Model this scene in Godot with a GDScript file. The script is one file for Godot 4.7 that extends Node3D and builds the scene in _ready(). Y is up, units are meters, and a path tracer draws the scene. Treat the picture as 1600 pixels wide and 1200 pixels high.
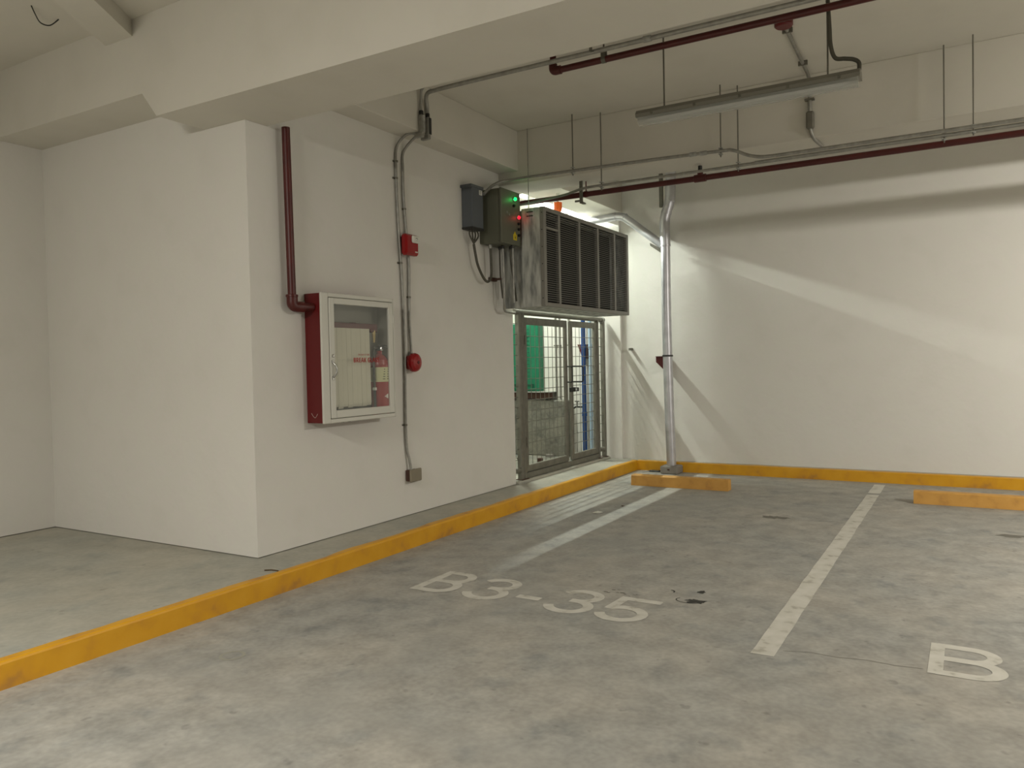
extends Node3D
# Basement car park corner: y up, metres, camera at x = 0, z = 0.

const XA := -4.13      # painted wall that carries the hose cabinet
const ZB := -3.615     # wall face turned to the camera on the left
const ZW := -9.55      # back wall
const HC := 0.125      # kerb height
const CEIL := 3.72

var M := {}
var used := {}
var rng := RandomNumberGenerator.new()

# ------------------------------------------------------------------ helpers
func numbered(called: String) -> String:
	if not used.has(called):
		used[called] = 0
		return called
	used[called] += 1
	return "%s_%03d" % [called, used[called]]

func tag(o: Node, label: String, category := "", group := "", kind := "") -> void:
	o.set_meta("label", label)
	if category: o.set_meta("category", category)
	if group: o.set_meta("group", group)
	if kind: o.set_meta("kind", kind)

func thing(called: String, label: String, category: String, at := Vector3.ZERO, group := "") -> Node3D:
	var o := Node3D.new()
	o.name = numbered(called)
	add_child(o)
	o.position = at
	tag(o, label, category, group)
	return o

func mb() -> SurfaceTool:
	var st := SurfaceTool.new()
	st.begin(Mesh.PRIMITIVE_TRIANGLES)
	return st

func build(st: SurfaceTool, called: String, m: Material, parent: Node = null) -> MeshInstance3D:
	var o := MeshInstance3D.new()
	o.mesh = st.commit()
	o.mesh.surface_set_material(0, m)
	o.cast_shadow = GeometryInstance3D.SHADOW_CASTING_SETTING_ON
	if parent == null:
		o.name = numbered(called)
		add_child(o)
	else:
		o.name = called
		parent.add_child(o, true)
	return o

func whole(st: SurfaceTool, called: String, m: Material, label: String, category: String, group := "", kind := "") -> MeshInstance3D:
	var o := build(st, called, m)
	tag(o, label, category, group, kind)
	return o

func struct(st: SurfaceTool, called: String, m: Material, label: String, category: String) -> MeshInstance3D:
	return whole(st, called, m, label, category, "", "structure")

func tri(st: SurfaceTool, a: Vector3, b: Vector3, c: Vector3, na: Vector3, nb: Vector3, nc: Vector3) -> void:
	if (b - a).cross(c - a).dot(na + nb + nc) > 0.0:
		var t := b; b = c; c = t
		t = nb; nb = nc; nc = t
	st.set_normal(na); st.add_vertex(a)
	st.set_normal(nb); st.add_vertex(b)
	st.set_normal(nc); st.add_vertex(c)

func quad(st: SurfaceTool, a: Vector3, b: Vector3, c: Vector3, d: Vector3, n: Vector3) -> void:
	tri(st, a, b, c, n, n, n)
	tri(st, a, c, d, n, n, n)

func flat_poly(st: SurfaceTool, pts: PackedVector3Array, n: Vector3) -> void:
	for i in range(1, pts.size() - 1):
		tri(st, pts[0], pts[i], pts[i + 1], n, n, n)

# box between two corners with chamfered edges
func bx(st: SurfaceTool, p: Vector3, q: Vector3, bev := 0.0) -> void:
	var lo := Vector3(minf(p.x, q.x), minf(p.y, q.y), minf(p.z, q.z))
	var hi := Vector3(maxf(p.x, q.x), maxf(p.y, q.y), maxf(p.z, q.z))
	var c := (lo + hi) * 0.5
	var h := (hi - lo) * 0.5
	var b := minf(bev, minf(h.x, minf(h.y, h.z)) * 0.9)
	for ax in 3:
		var u := (ax + 1) % 3
		var v := (ax + 2) % 3
		for s in [-1.0, 1.0]:
			var n := Vector3.ZERO
			n[ax] = s
			var pts := PackedVector3Array()
			for k in [[-1, -1], [1, -1], [1, 1], [-1, 1]]:
				var w := c
				w[ax] += s * h[ax]
				w[u] += k[0] * (h[u] - b)
				w[v] += k[1] * (h[v] - b)
				pts.append(w)
			flat_poly(st, pts, n)
	if b <= 0.0: return
	for ax in 3:
		var u := (ax + 1) % 3
		var v := (ax + 2) % 3
		for su in [-1.0, 1.0]:
			for sv in [-1.0, 1.0]:
				var n := Vector3.ZERO
				n[u] = su; n[v] = sv
				n = n.normalized()
				var a := c; var d := c; var e := c; var f := c
				a[u] += su * h[u]; a[v] += sv * (h[v] - b); a[ax] -= h[ax] - b
				d[u] += su * h[u]; d[v] += sv * (h[v] - b); d[ax] += h[ax] - b
				e[u] += su * (h[u] - b); e[v] += sv * h[v]; e[ax] += h[ax] - b
				f[u] += su * (h[u] - b); f[v] += sv * h[v]; f[ax] -= h[ax] - b
				quad(st, a, d, e, f, n)
	for sx in [-1.0, 1.0]:
		for sy in [-1.0, 1.0]:
			for sz in [-1.0, 1.0]:
				var n := Vector3(sx, sy, sz).normalized()
				var k := Vector3(sx * h.x, sy * h.y, sz * h.z)
				tri(st, c + k - Vector3(0, sy * b, sz * b), c + k - Vector3(sx * b, 0, sz * b), c + k - Vector3(sx * b, sy * b, 0), n, n, n)

# tube swept along a path
func tube(st: SurfaceTool, path: PackedVector3Array, r: float, sides := 12, caps := true, r_end := -1.0) -> void:
	var n := path.size()
	if n < 2: return
	var t0 := (path[1] - path[0]).normalized()
	var up := Vector3.UP if absf(t0.y) < 0.9 else Vector3.RIGHT
	var nx := t0.cross(up).normalized()
	var rings: Array[PackedVector3Array] = []
	var norms: Array[PackedVector3Array] = []
	for i in n:
		var t: Vector3
		if i == 0: t = t0
		elif i == n - 1: t = (path[i] - path[i - 1]).normalized()
		else: t = ((path[i + 1] - path[i]).normalized() + (path[i] - path[i - 1]).normalized()).normalized()
		nx = (nx - t * nx.dot(t)).normalized()
		var ny := t.cross(nx).normalized()
		var ring := PackedVector3Array()
		var nn := PackedVector3Array()
		var rr := r if r_end < 0.0 else lerpf(r, r_end, float(i) / (n - 1))
		for k in sides:
			var a := TAU * k / sides
			var dvec := nx * cos(a) + ny * sin(a)
			ring.append(path[i] + dvec * rr)
			nn.append(dvec)
		rings.append(ring)
		norms.append(nn)
	for i in n - 1:
		for k in sides:
			var j := (k + 1) % sides
			tri(st, rings[i][k], rings[i][j], rings[i + 1][j], norms[i][k], norms[i][j], norms[i + 1][j])
			tri(st, rings[i][k], rings[i + 1][j], rings[i + 1][k], norms[i][k], norms[i + 1][j], norms[i + 1][k])
	if caps:
		flat_poly(st, rings[0], -t0)
		flat_poly(st, rings[n - 1], (path[n - 1] - path[n - 2]).normalized())

# round off the corners of a path
func bend(pts: Array, rad: float, steps := 6) -> PackedVector3Array:
	var out := PackedVector3Array()
	for i in pts.size():
		var p: Vector3 = pts[i]
		if i == 0 or i == pts.size() - 1:
			out.append(p)
			continue
		var a: Vector3 = pts[i - 1]
		var b: Vector3 = pts[i + 1]
		var d := minf(rad, minf(p.distance_to(a), p.distance_to(b)) * 0.49)
		var s := p + (a - p).normalized() * d
		var e := p + (b - p).normalized() * d
		for k in steps + 1:
			var f := float(k) / steps
			out.append(s.lerp(p, f).lerp(p.lerp(e, f), f))
	return out

# smooth curve through points
func spline(pts: Array, per := 6) -> PackedVector3Array:
	var out := PackedVector3Array()
	for i in pts.size() - 1:
		var p0: Vector3 = pts[maxi(i - 1, 0)]
		var p1: Vector3 = pts[i]
		var p2: Vector3 = pts[i + 1]
		var p3: Vector3 = pts[mini(i + 2, pts.size() - 1)]
		for k in per:
			out.append(p1.cubic_interpolate(p2, p0, p3, float(k) / per))
	out.append(pts[pts.size() - 1])
	return out

# lathe: profile of Vector2(radius, along) about an axis
func lathe(st: SurfaceTool, at: Vector3, axis: Vector3, prof: Array, sides := 20) -> void:
	axis = axis.normalized()
	var u := axis.cross(Vector3.UP if absf(axis.y) < 0.9 else Vector3.RIGHT).normalized()
	var v := axis.cross(u).normalized()
	for i in prof.size() - 1:
		var p: Vector2 = prof[i]
		var q: Vector2 = prof[i + 1]
		var dr := q.x - p.x
		var dl := q.y - p.y
		for k in sides:
			var a := TAU * k / sides
			var b := TAU * (k + 1) / sides
			var da := u * cos(a) + v * sin(a)
			var db := u * cos(b) + v * sin(b)
			var na := (da * dl - axis * dr).normalized()
			var nb := (db * dl - axis * dr).normalized()
			var A := at + da * p.x + axis * p.y
			var B := at + db * p.x + axis * p.y
			var C := at + db * q.x + axis * q.y
			var D := at + da * q.x + axis * q.y
			if p.x > 0.00001: tri(st, A, B, C, na, nb, nb)
			if q.x > 0.00001: tri(st, A, C, D, na, nb, na)

# prism: polygon (u, v) placed with axes U, V, pushed along W
func prism(st: SurfaceTool, poly: PackedVector2Array, o: Vector3, U: Vector3, V: Vector3, W: Vector3) -> void:
	var idx := Geometry2D.triangulate_polygon(poly)
	var n := W.normalized()
	for i in range(0, idx.size(), 3):
		var a := o + U * poly[idx[i]].x + V * poly[idx[i]].y
		var b := o + U * poly[idx[i + 1]].x + V * poly[idx[i + 1]].y
		var c := o + U * poly[idx[i + 2]].x + V * poly[idx[i + 2]].y
		tri(st, a, b, c, -n, -n, -n)
		tri(st, a + W, b + W, c + W, n, n, n)
	var turn := 1.0 if Geometry2D.is_polygon_clockwise(poly) else -1.0
	for i in poly.size():
		var p := poly[i]
		var q := poly[(i + 1) % poly.size()]
		var e := (q - p).normalized()
		var out2 := Vector2(-e.y, e.x) * turn
		var nn := (U.normalized() * out2.x + V.normalized() * out2.y).normalized()
		var a := o + U * p.x + V * p.y
		var b := o + U * q.x + V * q.y
		quad(st, a, b, b + W, a + W, nn)

# flat painted stroke on the floor, points in (x, z)
func stroke(st: SurfaceTool, pts: PackedVector2Array, w: float, y: float) -> void:
	var L := PackedVector2Array()
	var R := PackedVector2Array()
	for i in pts.size():
		var d: Vector2
		if i == 0: d = (pts[1] - pts[0]).normalized()
		elif i == pts.size() - 1: d = (pts[i] - pts[i - 1]).normalized()
		else: d = ((pts[i + 1] - pts[i]).normalized() + (pts[i] - pts[i - 1]).normalized()).normalized()
		var nrm := Vector2(-d.y, d.x)
		var k := 1.0
		if i > 0 and i < pts.size() - 1:
			k = 1.0 / maxf(0.6, absf(nrm.dot(Vector2(-(pts[i] - pts[i - 1]).normalized().y, (pts[i] - pts[i - 1]).normalized().x))))
		L.append(pts[i] + nrm * w * 0.5 * k)
		R.append(pts[i] - nrm * w * 0.5 * k)
	for i in pts.size() - 1:
		quad(st, Vector3(L[i].x, y, L[i].y), Vector3(L[i + 1].x, y, L[i + 1].y), Vector3(R[i + 1].x, y, R[i + 1].y), Vector3(R[i].x, y, R[i].y), Vector3.UP)

# ------------------------------------------------------------------ materials
func noise_img(seed_: int, freq: float, oct: int, size: int, type := FastNoiseLite.TYPE_SIMPLEX_SMOOTH) -> PackedByteArray:
	var n := FastNoiseLite.new()
	n.seed = seed_
	n.noise_type = type
	n.frequency = freq
	n.fractal_octaves = oct
	var im := n.get_seamless_image(size, size)
	im.convert(Image.FORMAT_L8)
	return im.get_data()

func ramp_tex(seed_: int, freq: float, oct: int, cols: Array, offs: Array, size := 512) -> ImageTexture:
	var data := noise_img(seed_, freq, oct, size)
	var g := Gradient.new()
	g.offsets = PackedFloat32Array(offs)
	g.colors = PackedColorArray(cols)
	var lut: Array[Color] = []
	for i in 256: lut.append(g.sample(i / 255.0))
	var o := PackedByteArray()
	o.resize(size * size * 3)
	for i in size * size:
		var c := lut[data[i]]
		o[i * 3] = int(c.r * 255.0); o[i * 3 + 1] = int(c.g * 255.0); o[i * 3 + 2] = int(c.b * 255.0)
	return ImageTexture.create_from_image(Image.create_from_data(size, size, false, Image.FORMAT_RGB8, o))

func bump_tex(seed_: int, freq: float, oct: int, strength: float, size := 512) -> ImageTexture:
	var im := Image.create_from_data(size, size, false, Image.FORMAT_L8, noise_img(seed_, freq, oct, size))
	im.convert(Image.FORMAT_RGBA8)
	im.bump_map_to_normal_map(strength)
	return ImageTexture.create_from_image(im)

func plain(c: Color, rough := 0.6, metal := 0.0) -> StandardMaterial3D:
	var m := StandardMaterial3D.new()
	m.albedo_color = c
	m.roughness = rough
	m.metallic = metal
	return m

func tri_map(m: StandardMaterial3D, tile: float) -> void:
	m.uv1_triplanar = true
	m.uv1_world_triplanar = true
	m.uv1_scale = Vector3.ONE / tile

# concrete: three grains of mottling, dark freckles and a few pale scuffs
func concrete_tex(seed_: int, base: Color, size: int, amt: float, spots: float) -> ImageTexture:
	var a := noise_img(seed_, 0.0035, 4, size)
	var b := noise_img(seed_ + 1, 0.016, 4, size)
	var c := noise_img(seed_ + 2, 0.09, 3, size)
	var d := noise_img(seed_ + 3, 0.011, 5, size)
	var e := noise_img(seed_ + 4, 0.03, 3, size)
	var o := PackedByteArray()
	o.resize(size * size * 3)
	var br := base.r * 255.0
	var bg := base.g * 255.0
	var bb := base.b * 255.0
	for i in size * size:
		var k := 1.0 + amt * ((a[i] - 128.0) * 0.0006 + (b[i] - 128.0) * 0.0013 + (c[i] - 128.0) * 0.0009)
		var dark := clampf((float(d[i]) - 168.0) / 60.0, 0.0, 1.0)          # smudges
		k -= 0.16 * dark * amt
		var fr := clampf((float(e[i]) - 205.0) / 22.0, 0.0, 1.0)            # freckles
		k -= 0.22 * fr * spots
		var warm := (a[i] - 128.0) * 0.00012 - dark * 0.012
		o[i * 3] = clampi(int(br * (k + warm)), 0, 255)
		o[i * 3 + 1] = clampi(int(bg * k), 0, 255)
		o[i * 3 + 2] = clampi(int(bb * (k - warm)), 0, 255)
	return ImageTexture.create_from_image(Image.create_from_data(size, size, false, Image.FORMAT_RGB8, o))

func make_materials() -> void:
	var m := plain(Color.WHITE, 0.62)
	m.albedo_texture = concrete_tex(11, Color(0.62, 0.612, 0.585), 1400, 0.5, 0.5)
	m.normal_enabled = true
	m.normal_texture = bump_tex(5, 0.05, 4, 3.0)
	m.normal_scale = 0.25
	tri_map(m, 5.2)
	M.floor = m
	m = plain(Color.WHITE, 0.75)
	m.albedo_texture = concrete_tex(41, Color(0.665, 0.655, 0.61), 700, 0.3, 0.3)
	tri_map(m, 3.1)
	M.walk = m
	m = plain(Color.WHITE, 0.8)
	m.albedo_texture = ramp_tex(3, 0.008, 4, [Color(0.855, 0.845, 0.818), Color(0.868, 0.858, 0.833), Color(0.872, 0.862, 0.837)], [0.0, 0.4, 1.0])
	m.normal_enabled = true
	m.normal_texture = bump_tex(8, 0.02, 4, 2.0)
	m.normal_scale = 0.25
	tri_map(m, 2.3)
	M.wall = m
	m = plain(Color.WHITE, 0.85)
	m.albedo_texture = ramp_tex(4, 0.008, 4, [Color(0.815, 0.80, 0.757), Color(0.83, 0.815, 0.775), Color(0.836, 0.821, 0.78)], [0.0, 0.5, 1.0])
	tri_map(m, 2.6)
	M.ceiling = m
	m = plain(Color.WHITE, 0.5)
	m.albedo_texture = ramp_tex(21, 0.012, 5, [Color(0.70, 0.50, 0.20), Color(0.80, 0.575, 0.12), Color(0.83, 0.605, 0.07), Color(0.85, 0.63, 0.14)], [0.05, 0.26, 0.5, 1.0])
	tri_map(m, 1.7)
	M.yellow = m
	m = plain(Color.WHITE, 0.6)
	m.albedo_texture = ramp_tex(22, 0.015, 4, [Color(0.72, 0.53, 0.27), Color(0.80, 0.60, 0.29), Color(0.83, 0.63, 0.32)], [0.0, 0.4, 1.0])
	tri_map(m, 1.1)
	M.stop = m
	m = plain(Color.WHITE, 0.7)
	m.albedo_texture = ramp_tex(23, 0.02, 5, [Color(0.66, 0.645, 0.60), Color(0.765, 0.755, 0.715), Color(0.80, 0.79, 0.755)], [0.10, 0.32, 0.8])
	tri_map(m, 1.3)
	M.line = m
	m = plain(Color.WHITE, 0.42)
	m.albedo_texture = ramp_tex(24, 0.02, 3, [Color(0.285, 0.085, 0.07), Color(0.335, 0.10, 0.085)], [0.0, 1.0], 128)
	tri_map(m, 0.5)
	M.red_pipe = m
	M.red_paint = plain(Color(0.385, 0.045, 0.055), 0.4)
	M.red_gloss = plain(Color(0.58, 0.05, 0.065), 0.25)
	M.red_dark = plain(Color(0.33, 0.07, 0.06), 0.5)
	m = plain(Color.WHITE, 0.6, 0.35)
	m.albedo_texture = ramp_tex(25, 0.03, 4, [Color(0.55, 0.55, 0.53), Color(0.72, 0.72, 0.70)], [0.2, 0.8], 256)
	tri_map(m, 0.6)
	M.galv = m
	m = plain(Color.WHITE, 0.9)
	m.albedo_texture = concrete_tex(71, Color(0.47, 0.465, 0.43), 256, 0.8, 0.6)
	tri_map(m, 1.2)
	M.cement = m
	m = plain(Color.WHITE, 0.75, 0.1)
	m.albedo_texture = ramp_tex(29, 0.02, 4, [Color(0.48, 0.49, 0.48), Color(0.70, 0.705, 0.68), Color(0.82, 0.825, 0.80)], [0.1, 0.5, 0.9], 256)
	m.uv1_triplanar = true
	m.uv1_world_triplanar = true
	m.uv1_scale = Vector3(2.2, 0.5, 2.2)
	M.casing = m
	m = plain(Color.WHITE, 0.45, 0.6)
	m.albedo_texture = ramp_tex(26, 0.04, 3, [Color(0.55, 0.545, 0.52), Color(0.68, 0.675, 0.65)], [0.0, 1.0], 128)
	tri_map(m, 0.4)
	M.conduit = m
	m = plain(Color.WHITE, 0.42, 0.8)
	m.albedo_texture = ramp_tex(27, 0.02, 3, [Color(0.74, 0.74, 0.76), Color(0.84, 0.84, 0.86)], [0.0, 1.0], 128)
	tri_map(m, 0.6)
	M.jacket = m
	m = plain(Color.WHITE, 0.55, 0.35)
	m.albedo_texture = ramp_tex(28, 0.03, 4, [Color(0.42, 0.41, 0.37), Color(0.50, 0.49, 0.45)], [0.0, 1.0], 128)
	tri_map(m, 0.5)
	M.gate = m
	M.gate_dark = plain(Color(0.20, 0.20, 0.19), 0.5, 0.3)
	M.wire = plain(Color(0.47, 0.46, 0.42), 0.45, 0.5)
	M.louvre = plain(Color(0.52, 0.51, 0.48), 0.5, 0.2)
	M.black = plain(Color(0.03, 0.03, 0.03), 0.7)
	M.rubber = plain(Color(0.20, 0.195, 0.18), 0.6)
	M.flex = plain(Color(0.33, 0.32, 0.28), 0.55, 0.2)
	M.grey_box = plain(Color(0.36, 0.38, 0.40), 0.5, 0.1)
	M.panel = plain(Color(0.40, 0.405, 0.345), 0.45, 0.1)
	M.fixture = plain(Color(0.50, 0.49, 0.45), 0.5)
	M.white_metal = plain(Color(0.82, 0.815, 0.78), 0.4)
	M.liner = plain(Color(0.55, 0.545, 0.50), 0.6)
	M.hose = plain(Color(0.80, 0.79, 0.71), 0.9)
	M.chrome = plain(Color(0.75, 0.75, 0.74), 0.25, 0.9)
	M.brass = plain(Color(0.70, 0.62, 0.42), 0.35, 0.8)
	M.label_white = plain(Color(0.86, 0.86, 0.82), 0.6)
	M.label_pale = plain(Color(0.80, 0.80, 0.62), 0.6)
	M.text_red = plain(Color(0.62, 0.12, 0.11), 0.6)
	M.text_dark = plain(Color(0.18, 0.18, 0.17), 0.6)
	M.warn_yellow = plain(Color(0.85, 0.76, 0.12), 0.5)
	M.socket = plain(Color(0.53, 0.50, 0.43), 0.5)
	M.rust = plain(Color(0.32, 0.22, 0.18), 0.7, 0.2)
	M.blue = plain(Color(0.09, 0.25, 0.47), 0.35)
	M.blue_pale = plain(Color(0.62, 0.72, 0.80), 0.4)
	M.green = plain(Color(0.045, 0.44, 0.315), 0.45)
	M.green_dark = plain(Color(0.05, 0.30, 0.23), 0.6)
	M.orange = plain(Color(0.95, 0.42, 0.10), 0.4)
	M.stain = plain(Color(0.15, 0.145, 0.13), 0.55)
	M.stain_soft = plain(Color(0.42, 0.41, 0.375), 0.6)
	M.crack = plain(Color(0.52, 0.51, 0.475), 0.7)
	M.scuff = plain(Color(0.60, 0.595, 0.55), 0.65)
	M.paper = plain(Color(0.80, 0.80, 0.76), 0.9)
	M.plinth = plain(Color(0.52, 0.50, 0.47), 0.85)
	M.twig = plain(Color(0.32, 0.25, 0.16), 0.9)
	m = plain(Color(0.85, 0.88, 0.86, 0.10), 0.03)
	m.transparency = BaseMaterial3D.TRANSPARENCY_ALPHA
	M.glass = m
	m = plain(Color(0.80, 0.81, 0.79, 0.38), 0.12)
	m.transparency = BaseMaterial3D.TRANSPARENCY_ALPHA
	M.diffuser = m
	M.tube_off = plain(Color(0.85, 0.85, 0.84), 0.3)
	m = plain(Color(1, 1, 1), 0.3)
	m.emission_enabled = true
	m.emission = Color(1.0, 0.95, 0.86)
	m.emission_energy_multiplier = 6.0
	M.tube_on = m
	m = plain(Color(1, 1, 1), 0.3)
	m.emission_enabled = true
	m.emission = Color(0.97, 1.0, 0.94)
	m.emission_energy_multiplier = 16.0
	M.tube_cool = m
	m = plain(Color(0.05, 0.8, 0.35), 0.2)
	m.emission_enabled = true
	m.emission = Color(0.05, 1.0, 0.42)
	m.emission_energy_multiplier = 1.6
	M.lamp_green = m
	m = plain(Color(0.9, 0.08, 0.15), 0.2)
	m.emission_enabled = true
	m.emission = Color(1.0, 0.08, 0.18)
	m.emission_energy_multiplier = 1.4
	M.lamp_red = m

# ------------------------------------------------------------------ scene
func _ready() -> void:
	rng.seed = 7
	# camera
	var cam := Camera3D.new()
	cam.name = "camera"
	cam.fov = 52.365
	cam.near = 0.05
	cam.far = 100.0
	cam.position = Vector3(0, 1.4, 0)
	cam.rotation_order = EULER_ORDER_YXZ
	cam.rotation_degrees = Vector3(-1.506, 30.449, -1.181)
	add_child(cam)
	cam.current = true
	var we := WorldEnvironment.new()
	we.name = "world_environment"
	var env := Environment.new()
	env.background_mode = Environment.BG_COLOR
	env.background_color = Color(0, 0, 0)
	env.tonemap_mode = Environment.TONE_MAPPER_LINEAR
	env.tonemap_exposure = 1.6
	env.sdfgi_enabled = true
	env.ssao_enabled = true
	env.ssil_enabled = true
	we.environment = env
	add_child(we)
	# lamps of the car park: [centre, lit energy]; the fitting itself is built with each of them
	make_materials()
	for L in [[Vector3(4.0, 3.15, -5.4), 15.5, 0.72], [Vector3(-2.4, 3.15, 1.3), 9.0, 0.33]]:
		lit_fixture(L[0], L[1], L[2])
	room_lamp()
	structure()
	kerbs()
	floor_markings()
	louvre_unit()
	mesh_gate()
	hose_cabinet()
	wall_devices()
	control_boxes()
	sprinkler_pipes()
	ceiling_conduits()
	hung_fixture()
	insulated_pipe()
	plant_room()
	small_things()

func area(parent: Node, at: Vector3, size: Vector2, down: Vector3, energy: float, col: Color) -> void:
	var l := AreaLight3D.new()
	l.name = "lamp_light"
	l.area_size = size
	l.light_color = col
	l.light_energy = energy
	l.area_range = 40.0
	l.area_attenuation = 2.0
	l.shadow_enabled = true
	parent.add_child(l, true)
	l.position = at
	var x := Vector3.RIGHT if absf(down.x) < 0.01 else Vector3.BACK      # long side of the tube
	var z := -down.normalized()
	var y := z.cross(x).normalized()
	l.basis = Basis(y.cross(z).normalized(), y, z)

# body of a waterproof batten: length along x
func batten_parts(t: Node3D, len: float, tube_mat: Material) -> void:
	var h := len * 0.5
	var st := mb()
	prism(st, PackedVector2Array([Vector2(-0.062, 0.0), Vector2(-0.066, 0.022), Vector2(-0.045, 0.05), Vector2(0.045, 0.05), Vector2(0.066, 0.022), Vector2(0.062, 0.0)]), Vector3(-h, 0, 0), Vector3(0, 0, 1), Vector3.UP, Vector3(len, 0, 0))
	build(st, "housing", M.fixture, t)
	st = mb()
	var pr := PackedVector2Array()
	for k in 9: pr.append(Vector2(0.058 * cos(PI * k / 8.0), -0.002 - 0.052 * sin(PI * k / 8.0)))
	for k in 8:
		var a := pr[k]; var b := pr[k + 1]
		var n := Vector3(0, (a.y + b.y) * 0.5, (a.x + b.x) * 0.5).normalized()
		quad(st, Vector3(-h + 0.012, a.y, a.x), Vector3(h - 0.012, a.y, a.x), Vector3(h - 0.012, b.y, b.x), Vector3(-h + 0.012, b.y, b.x), n)
	for s in [-1.0, 1.0]:
		for k in range(1, 8):
			tri(st, Vector3(s * (h - 0.012), pr[0].y, pr[0].x), Vector3(s * (h - 0.012), pr[k].y, pr[k].x), Vector3(s * (h - 0.012), pr[k + 1].y, pr[k + 1].x), Vector3(s, 0, 0), Vector3(s, 0, 0), Vector3(s, 0, 0))
	build(st, "diffuser", M.diffuser, t)
	for s in [-1.0, 1.0]:
		st = mb()
		tube(st, PackedVector3Array([Vector3(-h + 0.07, -0.018, s * 0.024), Vector3(h - 0.07, -0.018, s * 0.024)]), 0.0125, 10)
		build(st, "lamp_tube", tube_mat, t)
	for k in 5:
		for s in [-1.0, 1.0]:
			st = mb()
			var x := -h + 0.12 + (len - 0.24) * k / 4.0
			bx(st, Vector3(x - 0.009, 0.004, s * 0.060), Vector3(x + 0.009, 0.026, s * 0.069), 0.002)
			build(st, "clip", M.gate, t)

func lit_fixture(at: Vector3, energy: float, tilt: float) -> void:
	var where := "to the right of the unlit one" if at.z < -3.0 else "over the aisle behind the camera"
	var t := thing("fluorescent_batten", "lit fluorescent batten hung from the ceiling, " + where, "ceiling light", at, "lit battens of the car park")
	batten_parts(t, 1.48, M.tube_on)
	for s in [-1.0, 1.0]:
		var st := mb()
		tube(st, PackedVector3Array([Vector3(s * 0.54, 0.05, 0), Vector3(s * 0.54, CEIL - at.y, 0)]), 0.005, 6)
		build(st, "hanger_rod", M.conduit, t)
	for s in [-1.0, 1.0]:
		area(t, Vector3(0, -0.068, s * 0.02), Vector2(1.4, 0.07), Vector3(0, -sqrt(1.0 - tilt * tilt), s * tilt), energy, Color(1.0, 0.98, 0.938))

func room_lamp() -> void:
	var t := thing("ceiling_batten", "lit bare tube batten on the plant room ceiling behind the louvre", "ceiling light", Vector3(-5.2, 3.67, -8.73))
	var st := mb()
	bx(st, Vector3(-0.03, 0.0, -0.62), Vector3(0.03, 0.05, 0.62), 0.004)
	build(st, "housing", M.white_metal, t)
	for s in [-1.0, 1.0]:
		st = mb()
		bx(st, Vector3(-0.015, -0.05, s * 0.59), Vector3(0.015, 0.0, s * 0.62), 0.003)
		build(st, "lamp_holder", M.white_metal, t)
	st = mb()
	tube(st, PackedVector3Array([Vector3(0, -0.03, -0.59), Vector3(0, -0.03, 0.59)]), 0.013, 10)
	build(st, "lamp_tube", M.tube_cool, t)
	area(t, Vector3(0.02, -0.045, 0), Vector2(1.16, 0.022), Vector3(0.72, -0.70, 0), 8.0, Color(0.97, 1.0, 0.95))

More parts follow.
